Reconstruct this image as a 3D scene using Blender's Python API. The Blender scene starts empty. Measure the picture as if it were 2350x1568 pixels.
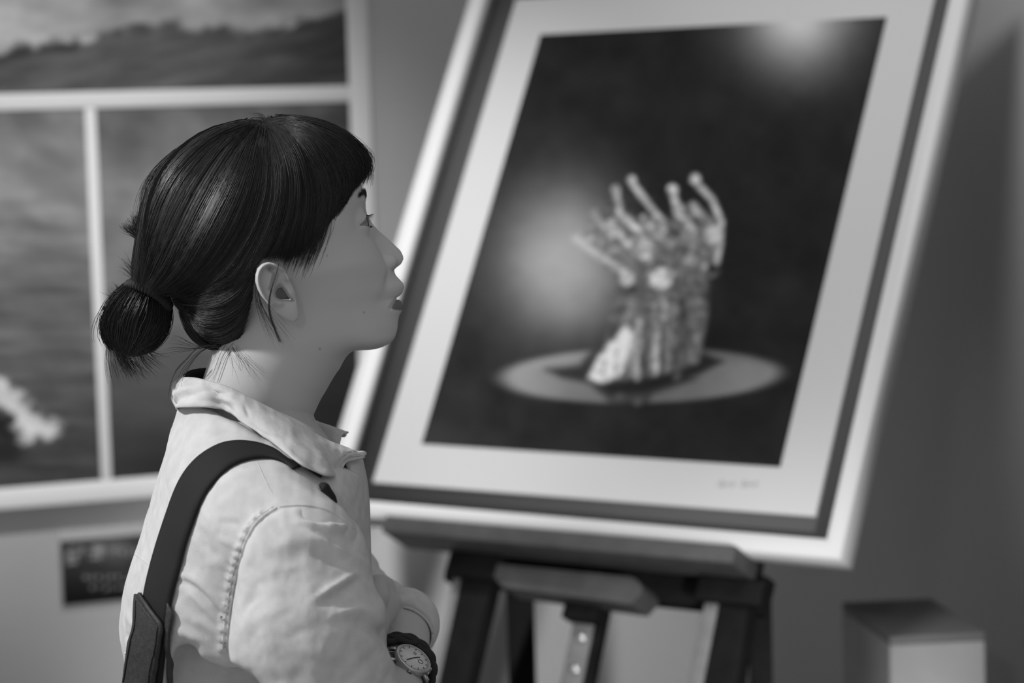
TEST=False
import bpy, bmesh, math, random
import numpy as np
from mathutils import Vector, Matrix
from mathutils.bvhtree import BVHTree

sc = bpy.context.scene
COL = sc.collection
rng = np.random.default_rng(7)
random.seed(7)
F = 5549.0; CX, CY = 1175.0, 784.0
D = 2.2
PITCH = math.radians(5.5); ROLL = math.radians(1.6)
CAM = np.array([0., 0., 1.60])
_fw = np.array([0, math.cos(PITCH), -math.sin(PITCH)])
_u0 = np.array([0, math.sin(PITCH), math.cos(PITCH)])
_r0 = np.array([1., 0, 0])
RT = _r0*math.cos(ROLL) - _u0*math.sin(ROLL)
UP = _r0*math.sin(ROLL) + _u0*math.cos(ROLL)
FW = _fw
BASIS = np.stack([RT, FW, UP])          # rows: x right, y away, z up

# ---- the person is modelled in a frame squared to the camera: x right, y away from the head's mid plane, z up
def C(px, py, y=0.0):
    d = D + y
    return np.array([(px-CX)/F*d, y, (CY-py)/F*d])
def w2(p):                               # local -> world
    p = np.asarray(p, float)
    q = p.copy(); q[..., 1] = q[..., 1] + D
    return q @ BASIS + CAM
def w2inv(w):
    q = (np.asarray(w, float)-CAM) @ BASIS.T
    q[..., 1] -= D
    return q
def ray_world(px, py):
    return ((px-CX)/F)*RT + FW + ((CY-py)/F)*UP
def at(px, py, d):
    return CAM + ray_world(px, py)*d

# ---------------------------------------------------------------- materials
def mat(name, v, rough=.6, spec=.35, noise=0, nscale=60, bump=0, bscale=200, metallic=0, sss=0, coat=0):
    m = bpy.data.materials.new(name); m.use_nodes = True
    nt = m.node_tree; b = nt.nodes['Principled BSDF']
    b.inputs['Base Color'].default_value = (v, v, v, 1)
    b.inputs['Roughness'].default_value = rough
    b.inputs['Specular IOR Level'].default_value = spec
    b.inputs['Metallic'].default_value = metallic
    if coat: b.inputs['Coat Weight'].default_value = coat; b.inputs['Coat Roughness'].default_value = .08
    if sss:
        b.inputs['Subsurface Weight'].default_value = sss
        b.inputs['Subsurface Radius'].default_value = (.004, .004, .004)
        b.inputs['Subsurface Scale'].default_value = 1.0
    tc = nt.nodes.new('ShaderNodeTexCoord')
    if noise:
        n = nt.nodes.new('ShaderNodeTexNoise'); n.inputs['Scale'].default_value = nscale; n.inputs['Detail'].default_value = 5
        r = nt.nodes.new('ShaderNodeMapRange')
        r.inputs['From Min'].default_value = .3; r.inputs['From Max'].default_value = .7
        r.inputs['To Min'].default_value = v*(1-noise); r.inputs['To Max'].default_value = v*(1+noise)
        nt.links.new(tc.outputs['Object'], n.inputs['Vector']); nt.links.new(n.outputs['Fac'], r.inputs['Value'])
        nt.links.new(r.outputs['Result'], b.inputs['Base Color'])
    if bump:
        n2 = nt.nodes.new('ShaderNodeTexNoise'); n2.inputs['Scale'].default_value = bscale; n2.inputs['Detail'].default_value = 4
        bp = nt.nodes.new('ShaderNodeBump'); bp.inputs['Strength'].default_value = 1; bp.inputs['Distance'].default_value = bump
        nt.links.new(tc.outputs['Object'], n2.inputs['Vector']); nt.links.new(n2.outputs['Fac'], bp.inputs['Height'])
        nt.links.new(bp.outputs['Normal'], b.inputs['Normal'])
    return m

def vcol_mat(name, rough=.6, spec=.3, attr='Col'):
    m = bpy.data.materials.new(name); m.use_nodes = True
    nt = m.node_tree; b = nt.nodes['Principled BSDF']
    a = nt.nodes.new('ShaderNodeAttribute'); a.attribute_name = attr
    nt.links.new(a.outputs['Color'], b.inputs['Base Color'])
    b.inputs['Roughness'].default_value = rough; b.inputs['Specular IOR Level'].default_value = spec
    return m

# ---------------------------------------------------------------- object helpers
def link(o, parent=None):
    COL.objects.link(o)
    if parent is not None: o.parent = parent
    return o
def tag(o, label=None, cat=None, group=None, kind=None):
    if label: o['label'] = label
    if cat: o['category'] = cat
    if group: o['group'] = group
    if kind: o['kind'] = kind
    return o
def empty(name, loc=(0, 0, 0), label=None, cat=None, group=None):
    o = bpy.data.objects.new(name, None); o.empty_display_size = .05
    o.location = tuple(loc); link(o); tag(o, label, cat, group); return o
def mesh_obj(name, V, Fc, m, parent=None, smooth=True, mats=None, fm=None):
    """V in world coordinates; the parent (if any) is an unrotated object"""
    V = np.asarray(V, float).reshape(-1, 3)
    off = np.zeros(3)
    if parent is not None:
        p = parent
        while p is not None:
            off += np.array(p.location); p = p.parent
    me = bpy.data.meshes.new(name)
    V = V-off
    if isinstance(Fc, np.ndarray):
        k = Fc.shape[1]; n = len(Fc)
        me.vertices.add(len(V)); me.vertices.foreach_set('co', V.astype(np.float32).ravel())
        me.loops.add(n*k); me.loops.foreach_set('vertex_index', Fc.astype(np.int32).ravel())
        me.polygons.add(n); me.polygons.foreach_set('loop_start', np.arange(0, n*k, k, dtype=np.int32))
        me.update(calc_edges=True); me.validate()
    else:
        me.from_pydata([tuple(v) for v in V], [], [tuple(f) for f in Fc]); me.update()
    if smooth: me.polygons.foreach_set('use_smooth', np.ones(len(me.polygons), bool))
    for mm in (mats or [m]): me.materials.append(mm)
    if fm is not None: me.polygons.foreach_set('material_index', np.asarray(fm, np.int32))
    o = bpy.data.objects.new(name, me); link(o, parent); return o
def set_vcol(o, g):
    a = o.data.color_attributes.new('Col', 'FLOAT_COLOR', 'POINT')
    c = np.ones((len(g), 4), np.float32); c[:, :3] = np.asarray(g)[:, None]
    a.data.foreach_set('color', c.ravel())

# parallel-transport tubes, many at once: P (N,K,3), R (N,K)
def tubes(P, R, sides=3, cap=False):
    P = np.asarray(P, float); N, K, _ = P.shape
    R = np.broadcast_to(np.asarray(R, float), (N, K))
    T = np.gradient(P, axis=1); T /= np.linalg.norm(T, axis=2, keepdims=True)+1e-12
    ref = np.tile(np.array([.31, .87, .38]), (N, 1))
    Vs = []
    n = np.cross(T[:, 0], ref); n /= np.linalg.norm(n, axis=1, keepdims=True)+1e-12
    for k in range(K):
        t = T[:, k]
        n = n-(n*t).sum(1, keepdims=True)*t; n /= np.linalg.norm(n, axis=1, keepdims=True)+1e-12
        b = np.cross(t, n)
        ring = [P[:, k]+R[:, k:k+1]*(math.cos(a)*n+math.sin(a)*b) for a in np.arange(sides)*2*math.pi/sides]
        Vs.append(np.stack(ring, 1))
    V = np.stack(Vs, 1)                                   # N,K,S,3
    idx = np.arange(N*K*sides).reshape(N, K, sides)
    a = idx[:, :-1, :]; b = idx[:, 1:, :]
    q = np.stack([a, np.roll(a, -1, 2), np.roll(b, -1, 2), b], -1).reshape(-1, 4)
    return V.reshape(-1, 3), q
def spline(pts, n):
    """Catmull-Rom resample by arc length of any polyline (k,d)"""
    P = np.asarray(pts, float)
    Q = np.vstack([2*P[0]-P[1], P, 2*P[-1]-P[-2]])
    out = []
    for i in range(1, len(Q)-2):
        t = np.linspace(0, 1, 16, endpoint=False)[:, None]
        p0, p1, p2, p3 = Q[i-1], Q[i], Q[i+1], Q[i+2]
        out.append(.5*((2*p1)+(-p0+p2)*t+(2*p0-5*p1+4*p2-p3)*t**2+(-p0+3*p1-3*p2+p3)*t**3))
    out.append(P[-1:])
    S = np.vstack(out)
    L = np.r_[0, np.cumsum(np.linalg.norm(np.diff(S, axis=0), axis=1))]
    s = np.linspace(0, L[-1], n)
    return np.stack([np.interp(s, L, S[:, k]) for k in range(S.shape[1])], 1)
def smooth_open(path, n): return spline(path, n)

# ---------------------------------------------------------------- implicit surfaces
def smin(a, b, k):
    h = np.clip(.5+.5*(b-a)/k, 0, 1); return b*(1-h)+a*h-k*h*(1-h)
def smax(a, b, k): return -smin(-a, -b, k)
def sstep(x, a, b):
    t = np.clip((x-a)/(b-a), 0, 1); return t*t*(3-2*t)
def ell(P, c, r):
    q = (P-np.asarray(c))/np.asarray(r); k = np.linalg.norm(q, axis=1)
    return (k-1)*min(r)
def cone(P, a, b, ra, rb):
    a = np.asarray(a, float); b = np.asarray(b, float); ab = b-a; l2 = ab@ab
    t = np.clip(((P-a)@ab)/l2, 0, 1)
    return np.linalg.norm(P-a-t[:, None]*ab, axis=1)-(ra+(rb-ra)*t)
def chain(P, pts, rs, k=.008):
    d = None
    for i in range(len(pts)-1):
        e = cone(P, pts[i], pts[i+1], rs[i], rs[i+1])
        d = e if d is None else smin(d, e, k)
    return d
def poly_sdf(Q, poly):
    """signed distance (negative inside) of 2-D points to a closed polygon"""
    poly = np.asarray(poly, float); d = np.full(len(Q), 1e9); s = np.zeros(len(Q), bool)
    n = len(poly)
    for i in range(n):
        a = poly[i]; b = poly[(i+1) % n]; e = b-a; w = Q-a
        t = np.clip((w@e)/(e@e+1e-15), 0, 1)
        d = np.minimum(d, ((w-t[:, None]*e)**2).sum(1))
        c = (a[1] > Q[:, 1]) != (b[1] > Q[:, 1])
        with np.errstate(divide='ignore', invalid='ignore'):
            xi = (b[0]-a[0])*(Q[:, 1]-a[1])/(b[1]-a[1]+1e-30)+a[0]
        s ^= c & (Q[:, 0] < xi)
    d = np.sqrt(d); return np.where(s, -d, d)
def mesh_sdf(fn, lo, hi, h, B=6, it=3, th=.75):
    lo = np.asarray(lo, float); hi = np.asarray(hi, float)
    nb = np.ceil((hi-lo)/(h*B)).astype(int)
    g = np.stack(np.meshgrid(*[np.arange(n+1) for n in nb], indexing='ij'), -1)
    Fc = fn((lo+g.reshape(-1, 3)*h*B)).reshape(g.shape[:3])
    st = [Fc[i:i+nb[0], j:j+nb[1], k:k+nb[2]] for i in (0, 1) for j in (0, 1) for k in (0, 1)]
    mn = np.minimum.reduce(st); mx = np.maximum.reduce(st)
    t = h*B*th
    idx = np.argwhere((mn < t) & (mx > -t))
    loc = np.stack(np.meshgrid(*[np.arange(B+1)]*3, indexing='ij'), -1)
    base = idx*B
    V = np.empty((len(idx), B+1, B+1, B+1))
    ch = 3000
    for s in range(0, len(idx), ch):
        p = lo+h*(base[s:s+ch, None]+loc.reshape(1, -1, 3))
        V[s:s+ch] = fn(p.reshape(-1, 3)).reshape(-1, B+1, B+1, B+1)
    ins = V < 0
    cs = [(i, j, k) for i in (0, 1) for j in (0, 1) for k in (0, 1)]
    sub = lambda A, c: A[:, c[0]:c[0]+B, c[1]:c[1]+B, c[2]:c[2]+B]
    cnt = sum(sub(ins, c).astype(np.int8) for c in cs)
    ci = np.argwhere((cnt > 0) & (cnt < 8))
    bn = ci[:, 0]; l = ci[:, 1:]
    vals = np.stack([V[bn, l[:, 0]+c[0], l[:, 1]+c[1], l[:, 2]+c[2]] for c in cs], 1)
    acc = np.zeros((len(ci), 3)); num = np.zeros(len(ci))
    for a in range(8):
        for b in range(a+1, 8):
            ca, cb = np.array(cs[a]), np.array(cs[b])
            if abs(ca-cb).sum() != 1: continue
            va, vb = vals[:, a], vals[:, b]; m = (va < 0) != (vb < 0)
            tt = np.where(m, va/(va-vb+1e-30), 0)
            acc += np.where(m[:, None], ca+(cb-ca)*tt[:, None], 0); num += m
    gl = base[bn]+l
    vert = lo+h*(gl+acc/num[:, None])
    S = nb*B+2
    key = lambda q: ((q[:, 0]+1)*S[1]+q[:, 1]+1)*S[2]+q[:, 2]+1
    kk = key(gl); o = np.argsort(kk); ks = kk[o]
    faces = []
    for ax in range(3):
        sl = [slice(None)]+[slice(0, B)]*3
        s2 = list(sl); s2[ax+1] = slice(1, B+1)
        A = ins[tuple(sl)]; Bq = ins[tuple(s2)]
        e = np.argwhere(A != Bq); flip = A[A != Bq]
        q = base[e[:, 0]]+e[:, 1:]
        a1, a2 = (ax+1) % 3, (ax+2) % 3
        cid = []; ok = np.ones(len(q), bool)
        for d1, d2 in ((0, 0), (-1, 0), (-1, -1), (0, -1)):
            c = q.copy(); c[:, a1] += d1; c[:, a2] += d2
            k = key(c); p = np.clip(np.searchsorted(ks, k), 0, len(ks)-1)
            ok &= ks[p] == k; cid.append(o[p])
        f = np.stack(cid, 1); f[~flip] = f[~flip][:, ::-1]
        faces.append(f[ok])
    Fq = np.vstack(faces)
    E = np.vstack([Fq[:, [0, 1]], Fq[:, [1, 2]], Fq[:, [2, 3]], Fq[:, [3, 0]]])
    for r in range(it*2):
        s = np.zeros_like(vert); c = np.zeros(len(vert))
        for k in range(3):
            s[:, k] = np.bincount(E[:, 0], vert[E[:, 1], k], len(vert))+np.bincount(E[:, 1], vert[E[:, 0], k], len(vert))
        c = np.bincount(E[:, 0], minlength=len(vert))+np.bincount(E[:, 1], minlength=len(vert))
        lap = s/c[:, None]-vert
        vert = vert+lap*(.5 if r % 2 == 0 else -.52)
    return vert, Fq
def vnormals(V, Fq):
    n = np.cross(V[Fq[:, 2]]-V[Fq[:, 0]], V[Fq[:, 3]]-V[Fq[:, 1]])
    N = np.zeros_like(V)
    for k in range(3):
        for c in range(4): N[:, k] += np.bincount(Fq[:, c], n[:, k], len(V))
    return N/(np.linalg.norm(N, axis=1, keepdims=True)+1e-12)
class Shell:
    """ray-cast target in the local frame, seen from the camera position"""
    def __init__(s, V, Fq):
        s.b = BVHTree.FromPolygons(V.tolist(), Fq.tolist())
    def hit(s, px, py):
        o = Vector((0, -D, 0)); d = Vector(((px-CX)/F, 1, (CY-py)/F)).normalized()
        loc, n, i, t = s.b.ray_cast(o, d)
        return (None, None) if loc is None else (np.array(loc), np.array(n))
    def near(s, p):
        loc, n, i, t = s.b.find_nearest(Vector(p)); return np.array(loc), np.array(n)
    def ray(s, o, d):
        loc, n, i, t = s.b.ray_cast(Vector(o), Vector(d).normalized())
        return (None, None) if loc is None else (np.array(loc), np.array(n))
    def drape(s, pts, off=0.0, y0=0.0):
        out = []; last = None
        for px, py in pts:
            p, n = s.hit(px, py)
            if p is None:
                y = y0 if last is None else last
                q = C(px, py, y); pn, nn = s.near(q); out.append(q if np.linalg.norm(pn-q) < .05 else q)
            else:
                last = p[1]; out.append(p+np.asarray(n)*off)
        return np.array(out)
def fbm1(x, seed=0, octs=3):
    r = np.random.default_rng(seed); t = r.normal(size=512)
    v = 0; a = 1.
    for o in range(octs):
        i = np.floor(x).astype(int); f = x-i; f = f*f*(3-2*f)
        v = v+a*(t[i % 512]*(1-f)+t[(i+1) % 512]*f); x = x*2.03+7; a *= .5
    return v
def fbm2(x, y, seed=0, octs=4):
    r = np.random.default_rng(seed); t = r.normal(size=(256, 256)); v = 0; a = 1.
    for o in range(octs):
        i = np.floor(x).astype(int); j = np.floor(y).astype(int); f = x-i; g = y-j
        f = f*f*(3-2*f); g = g*g*(3-2*g)
        v = v+a*((t[i % 256, j % 256]*(1-f)+t[(i+1) % 256, j % 256]*f)*(1-g)+(t[i % 256, (j+1) % 256]*(1-f)+t[(i+1) % 256, (j+1) % 256]*f)*g)
        x = x*2.03+11; y = y*2.03+5; a *= .5
    return v
# ================================================================ HEAD + NECK + ARMS : one continuous body surface
HP, HY = math.radians(12), math.radians(15)
HO = C(620, 560)
HU = np.array([-math.sin(HP), 0, math.cos(HP)])
HF = np.array([math.cos(HP)*math.cos(HY), math.sin(HY), math.sin(HP)*math.cos(HY)])
HS = np.cross(HF, HU)                      # towards the camera: her right
HB = np.stack([HF, HS, HU])
def hl(p): return (np.asarray(p)-HO) @ HB.T          # -> (f,s,u)
def hw(q): return np.asarray(q) @ HB + HO
def hpx(px, py, y=0.0): return hl(C(px, py, y))
def hsurf(px, py, s):
    """point seen at a pixel that lies at lateral offset s of the head"""
    o = np.array([0, -D, 0.]); d = np.array([(px-CX)/F, 1, (CY-py)/F])
    a = (o-HO) @ HS; b = d @ HS
    return o+d*((s-a)/b)
# --- profile traced down the face (forehead to chin)
PROF = [(770, 330), (790, 360), (806, 390), (819.4, 418), (827.8, 434), (832.8, 449), (836.6, 464), (839.7, 483), (844.3, 495), (851, 506), (858.5, 518), (871, 531), (886.4, 544.6),
        (905.5, 562), (919, 575), (924.6, 586.6), (926, 594), (920.8, 606), (911, 613.4), (904.2, 620.3), (909, 632.6), (917, 641), (925.4, 650),
        (927.7, 657.4), (925.8, 667), (920.8, 676.5), (914, 683.4), (920.8, 692), (926, 701.4), (925.8, 707), (920.8, 717), (915.8, 726), (914, 740), (913, 755),
        (909, 770), (901.7, 783.7), (886.4, 797), (873, 804)]
pr = np.array([hpx(x, y, .028) for x, y in PROF])
pa = pr[:, 0]*math.cos(HY)+pr[:, 1]*math.sin(HY)     # silhouette abscissa a
# use exact: a = component along in-plane axis
AX = np.array([math.cos(HP), 0, math.sin(HP)])
pa = np.array([(C(x, y, .028)-HO) @ AX for x, y in PROF])
pu = pr[:, 2]
o_ = np.argsort(pu); pu = pu[o_]; pa = pa[o_]
ug = np.linspace(-.145, .13, 552)
def ucurve(tab):
    t = np.array(sorted(tab)); return np.interp(ug, t[:, 0], t[:, 1])
def usm(v, n=9):
    k = np.hanning(n+2)[1:-1]; k /= k.sum(); return np.convolve(np.pad(v, n//2, 'edge'), k, 'valid')
a_t = usm(np.interp(ug, pu, pa), 5)
# base face (no nose, lips): offsets below the profile
ub, ua = hpx(832.8, 449)[2], None
U_BROW = hpx(833, 449, .03)[2]; U_EYE = hpx(845, 512, .03)[2]; U_NT = hpx(926, 594, .03)[2]; U_NB = hpx(904, 620, .03)[2]
U_UL = hpx(927, 657, .03)[2]; U_MO = hpx(914, 683, .03)[2]; U_LL = hpx(926, 703, .03)[2]; U_ML = hpx(914, 745, .03)[2]; U_CH = hpx(873, 804, .03)[2]
A = lambda u: np.interp(u, pu, pa)
base_a = usm(ucurve([(.13, A(.13)), (U_BROW+.012, A(U_BROW+.012)-.0005), (U_BROW, A(U_BROW)-.0015), (U_EYE+.006, A(U_EYE+.006)-.006), (U_EYE-.008, A(U_BROW)-.0035),
                     (U_NT, A(U_NB)-.009), (U_NB, A(U_NB)-.005), (U_UL, A(U_NB)-.004), (U_MO, A(U_MO)-.0065), (U_ML, A(U_ML)-.003), (U_CH+.006, A(U_CH+.006)-.002), (U_CH, A(U_CH)), (-.145, A(U_CH)-.02)]), 25)
wlat = usm(ucurve([(.13, .03), (.09, .046), (U_BROW+.03, .060), (U_BROW, .0655), (U_EYE, .0665), (U_NT, .0655), (U_NB, .0620), (U_MO, .0530), (U_ML, .0445), (U_CH+.01, .040), (U_CH, .036), (-.145, .03)]), 31)
fcen = usm(ucurve([(.13, .0), (U_BROW, .008), (U_EYE, .014), (U_NT, .012), (U_MO, .008), (U_ML, .012), (U_CH, .022), (-.145, .025)]), 31)
nexp = usm(ucurve([(.13, 2.1), (U_BROW, 2.35), (U_EYE, 2.35), (U_NT, 2.15), (U_NB, 2.05), (U_MO, 1.95), (U_CH, 1.95), (-.145, 2.)]), 31)
# lateral spread of what stands proud of the base
wbump = usm(ucurve([(.13, .03), (U_BROW, .02), (U_EYE+.006, .0085), (U_EYE-.004, .0085), (U_NT+.014, .0098), (U_NT+.004, .0108), (U_NB+.004, .0110), (U_NB-.004, .0115), (U_UL, .0205), (U_MO, .0225), (U_LL, .0185), (U_ML, .018), (U_CH, .022), (-.145, .02)]), 9)
pf = a_t/math.cos(HY)*1.0
bf = base_a/math.cos(HY)
ss_ = np.linspace(-.03, .05, 81)
def face_front(s, bumpv, basev, ui):
    A_ = np.maximum(basev-fcen[ui], .02)
    r = np.clip(np.abs(s)/wlat[ui], 0, .999)
    return fcen[ui]+A_*(1-r**nexp[ui])**(1/nexp[ui])+bumpv*np.exp(-(np.abs(s)/wbump[ui])**2.4)
UI = np.arange(len(ug))
for it in range(12):
    sil = np.max([face_front(s, pf-bf, bf, UI)*math.cos(HY)+s*math.sin(HY) for s in ss_], axis=0)
    pf = pf+(a_t-sil)/math.cos(HY)
    bf = np.minimum(bf, pf+.0)
bumpu = pf-bf
EYE_C = None
def interp_u(u, tab): return np.interp(u, ug, tab)

# --- cranium: an ellipsoid whose radius follows the outline of the head under the hair
HAIRLINE = [(608, 287), (580, 279), (520, 284), (470, 305), (420, 340), (380, 373), (350, 410), (331, 460), (321, 510), (306, 555), (303, 600), (308, 640), (335, 668), (385, 690), (412, 706), (423, 745), (440, 774), (470, 792),
            (520, 803), (560, 800), (610, 780), (680, 740), (760, 690), (800, 600), (822, 520), (832, 450), (836, 405), (838, 368), (830, 338), (805, 312), (765, 291), (700, 273), (640, 271)]
HC = hl(C(585, 500))
def star(tab, inset):
    q = np.array([hl(C(x, y, (0 if x < 700 else .02))) for x, y in tab])-HC
    a = (q[:, 0])*math.cos(HY)           # in-plane abscissa
    u = q[:, 2]
    r = np.hypot(a, u)
    r = r-inset
    th = np.arctan2(u, a); o = np.argsort(th)
    th = th[o]; r = r[o]
    tg = np.linspace(-math.pi, math.pi, 361)
    rr = np.interp(tg, np.r_[th-2*math.pi, th, th+2*math.pi], np.r_[r, r, r])
    k = np.hanning(11)[1:-1]; k /= k.sum()
    rr = np.convolve(np.pad(rr[:-1], 4, 'wrap'), k, 'valid'); rr = np.r_[rr, rr[0]]
    return tg, rr
ST_T, ST_R = star(HAIRLINE, .0022)
def star_sdf(q, ws, scale=1.0, inset=0.0, n=2.15):
    d = q-HC
    a = d[:, 0]*math.cos(HY)*1.0; u = d[:, 2]
    R = np.interp(np.arctan2(u, a), ST_T, ST_R)*scale-inset
    rho = np.hypot(a, u)/np.maximum(R, .01)
    return ((rho**n+(np.abs(d[:, 1])/ws)**n)**(1/n)-1)*.075

# --- the ear, on her right side, traced in the photograph and set on a plane that stands off the head
EARP = [(585.5, 646), (586, 631), (590.6, 616), (601, 605.7), (616, 601), (629, 604.4), (640, 611), (652, 618), (664, 640), (676, 668), (681, 692), (684, 708), (686.5, 723), (684, 733), (675, 739.5), (662, 735),
        (649, 727), (634, 717), (621, 704), (611, 693.7), (598, 678), (590.6, 664)]
EAR_Y = -.078
EAR_TILT = .30                                        # the rear rim stands further out from the head
def eloc(P):
    """-> ear-plane pixel coordinates and height above the ear plane (towards the camera)"""
    d = D+P[:, 1]
    px = CX+P[:, 0]/d*F; py = CY-P[:, 2]/d*F
    m = (D+EAR_Y)/F
    yplane = EAR_Y - (660-px)*m*EAR_TILT
    return np.stack([px, py], 1), (yplane-P[:, 1]), m
HELIX = spline([(662, 640), (660, 622), (646, 614), (630, 608.5), (616, 606.5), (603, 612), (595, 624), (592, 640), (595, 658), (604, 678), (613, 692), (622, 701)], 26)
ANTIH = spline([(628, 624), (621, 645), (619, 663), (623, 680), (633, 694), (643, 697)], 12)
ANTIH2 = spline([(640, 640), (628, 648), (621, 660)], 8)
def pl_dist(Q, L):
    d = np.full(len(Q), 1e9)
    for i in range(len(L)-1):
        e = L[i+1]-L[i]; w = Q-L[i]; t = np.clip((w@e)/(e@e), 0, 1)
        d = np.minimum(d, ((w-t[:, None]*e)**2).sum(1))
    return np.sqrt(d)
CONCHA = [(644, 652), (655, 664), (668, 684), (676, 692), (660, 691), (645, 690.5), (631, 685), (626, 670), (632, 658)]
def ear_sdf(P):
    Q, h, m = eloc(P)
    near = (Q[:, 0] > 560) & (Q[:, 0] < 710) & (Q[:, 1] > 580) & (Q[:, 1] < 765) & (np.abs(h) < .045)
    out = np.full(len(P), .05)
    if not near.any(): return out
    Q = Q[near]; h = h[near]
    op = poly_sdf(Q, EARP)*m
    hh = .0015*np.ones(len(Q))                                    # upper face of the auricle plate
    hh += .0052*np.exp(-(pl_dist(Q, HELIX)*m/.0024)**2)
    hh += .0040*np.exp(-(pl_dist(Q, ANTIH)*m/.0027)**2)
    hh += .0020*np.exp(-(pl_dist(Q, ANTIH2)*m/.0025)**2)
    hh += .0030*np.exp(-(np.hypot(Q[:, 0]-664, Q[:, 1]-676)*m/.0042)**2)   # tragus
    hh += .0024*np.exp(-(np.hypot(Q[:, 0]-668, Q[:, 1]-714)*m/.0080)**2)   # lobe
    cp = poly_sdf(Q, CONCHA)*m
    hh -= .0105*sstep(-cp, -.0012, .0030)
    slot = pl_dist(Q, np.array([(620., 616.), (629, 624), (632, 634), (627, 650), (622, 664)]))*m
    hh -= .0062*np.exp(-(slot/.0024)**2)
    top = h-hh; bot = -(h+.0050+.006*sstep(Q[:, 0], 630, 665))
    d = smax(smax(top, bot, .0022), op, .0028)
    out[near] = d
    return out

EYE_S = .0310
eye_c = hsurf(842, 511, EYE_S)            # the pixel the eye's middle is seen at
EYE_L = hl(eye_c)+np.array([-.0105, 0, .0004])
EYE_R = .0120
eyes_l = [EYE_L, EYE_L*np.array([1, -1, 1])]

NECK = [C(656, 778, .004), C(616, 850, .004), C(585, 930, .002), C(572, 1010, .0)]
NECK_R = [.056, .0515, .0490, .060]
MOUTH = np.array([(920., 682), (913, 684.5), (907, 690), (901, 698), (896, 707)])
def cut_poly_local(P):
    d = D+P[:, 1]
    return np.stack([CX+P[:, 0]/d*F, CY-P[:, 2]/d*F], 1)
def side_px(q):
    """pixel a head-local point (f,|s|,u) is seen at when placed on her right side"""
    m = q.copy(); m[:, 1] = np.abs(m[:, 1])
    return cut_poly_local(hw(m))
def head_sdf(P):
    q = hl(P); f, s, u = q[:, 0], q[:, 1], q[:, 2]
    # face
    W = interp_u(u, wlat); FC = interp_u(u, fcen); NX = interp_u(u, nexp); BF = interp_u(u, bf)
    bump = interp_u(u, bumpu)*np.exp(-(np.abs(s)/interp_u(u, wbump))**2.4)
    as_ = np.abs(s)
    # nostril wings
    # cheek bone, eye sockets, brow
    bump = bump+.0018*np.exp(-((as_-.042)/.017)**2-((u-(U_NT+.006))/.020)**2)
    bump = bump-.0085*np.exp(-((as_-.029)/.014)**2-((u-(U_EYE-.001))/.0085)**2)
    bump = bump+.0022*np.exp(-((as_-.030)/.022)**2-((u-(U_BROW-.004))/.008)**2)
    bump = bump-.0022*np.exp(-((as_-(.022+.35*(U_NB-u)))/.0050)**2-((u-(U_NB-.010))/.011)**2)
    bump = bump-.0018*np.exp(-((as_-.027)/.006)**2-((u-(U_MO))/.006)**2)
    fs = f-bump*sstep(f, .015, .055)
    df = fs-FC
    Aa = np.where(df > 0, np.maximum(BF-FC, .02), .06)
    face = (((np.abs(df)/Aa)**NX+(as_/W)**NX+1e-9)**(1/NX)-1)*np.minimum(W, .055)
    wc = np.array([np.interp(U_NB+.008, ug, pf)-.0185, .0122, U_NB+.0078])
    m_ = q.copy(); m_[:, 1] = as_
    face = smin(face, ell(m_, wc, (.0098, .0062, .0072)), .0024)
    # underside of the jaw: a plane from the chin back to the jaw angle
    j0 = hpx(873, 806, .02); j1 = hpx(700, 778, -.03)
    slope = (j1[2]-j0[2])/(j1[0]-j0[0])
    und = (j0[2]-.0005+slope*(f-j0[0])-.004*(as_/.045)**2) - u
    face = smax(face, und, .014)
    face = smax(face, u-.075, .02)
    cr = star_sdf(q, .0725, 1.0, .0105)
    lowcut = (-.060-(.25*f)) - u                       # the cranium ends at the nape
    cr = smax(cr, lowcut, .02)
    d = smin(face, cr, .020)
    # neck
    nk = chain(P, NECK, NECK_R, .012)
    d = smin(d, nk, .018)
    # eyelids and the opening between them
    for i, e in enumerate(eyes_l):
        de = q-e; r = np.linalg.norm(de, axis=1)
        lid = r-(EYE_R+.0013)
        d = smin(d, lid, .006)
        el = de[:, 2]; ff = np.maximum(de[:, 0], 1e-4)
        lat = (de[:, 1])*(1 if i == 0 else -1)
        up_ = .0066-.0090*(lat/.0135)**2
        lo_ = -.0048+.0024*(lat/.0135)**2
        op = np.maximum.reduce([el-up_, lo_-el, -(de[:, 0]+.003), np.abs(lat)-.0140])
        op = np.maximum(op, r-.022)
        d = smax(d, -op, .0016)
        crease = np.abs(el-(up_+.0030))
        d = d+.0004*np.exp(-(crease/.0011)**2)*(de[:, 0] > 0)*(r < .018)
    # nostrils
    for sg in (1, -1):
        c = np.array([np.interp(U_NB+.004, ug, pf)-.010, sg*.0075, U_NB+.0025])
        d = smax(d, -ell(q, c, (.0055, .0032, .0030)), .0015)
    # line between the lips
    mm = (f > .05) & (np.abs(u-U_MO) < .03)
    if mm.any():
        ml = pl_dist(side_px(q[mm]), MOUTH)*.0004
        d[mm] = d[mm]+.0016*np.exp(-(ml/.0012)**2)
    ea = ear_sdf(P)
    d = smin(d, ea, .0035)
    q_, h_, m_ = eloc(P)
    cav = np.full(len(P), .05); nr = (np.abs(h_) < .03) & (q_[:, 0] > 600) & (q_[:, 0] < 700) & (q_[:, 1] > 620) & (q_[:, 1] < 710)
    if nr.any():
        cc = np.array(CONCHA); cc = cc.mean(0)+(cc-cc.mean(0))*.72
        cav[nr] = smax(poly_sdf(q_[nr], cc)*m_, np.abs(h_[nr]+.012)-.020, .003)
        d = smax(d, -cav, .003)
    # left ear: mirrored plain auricle
    e2 = hl(P); e2m = hw(e2*np.array([1, -1, 1]))
    d = smin(d, ear_sdf(e2m), .0035)
    return d
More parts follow.
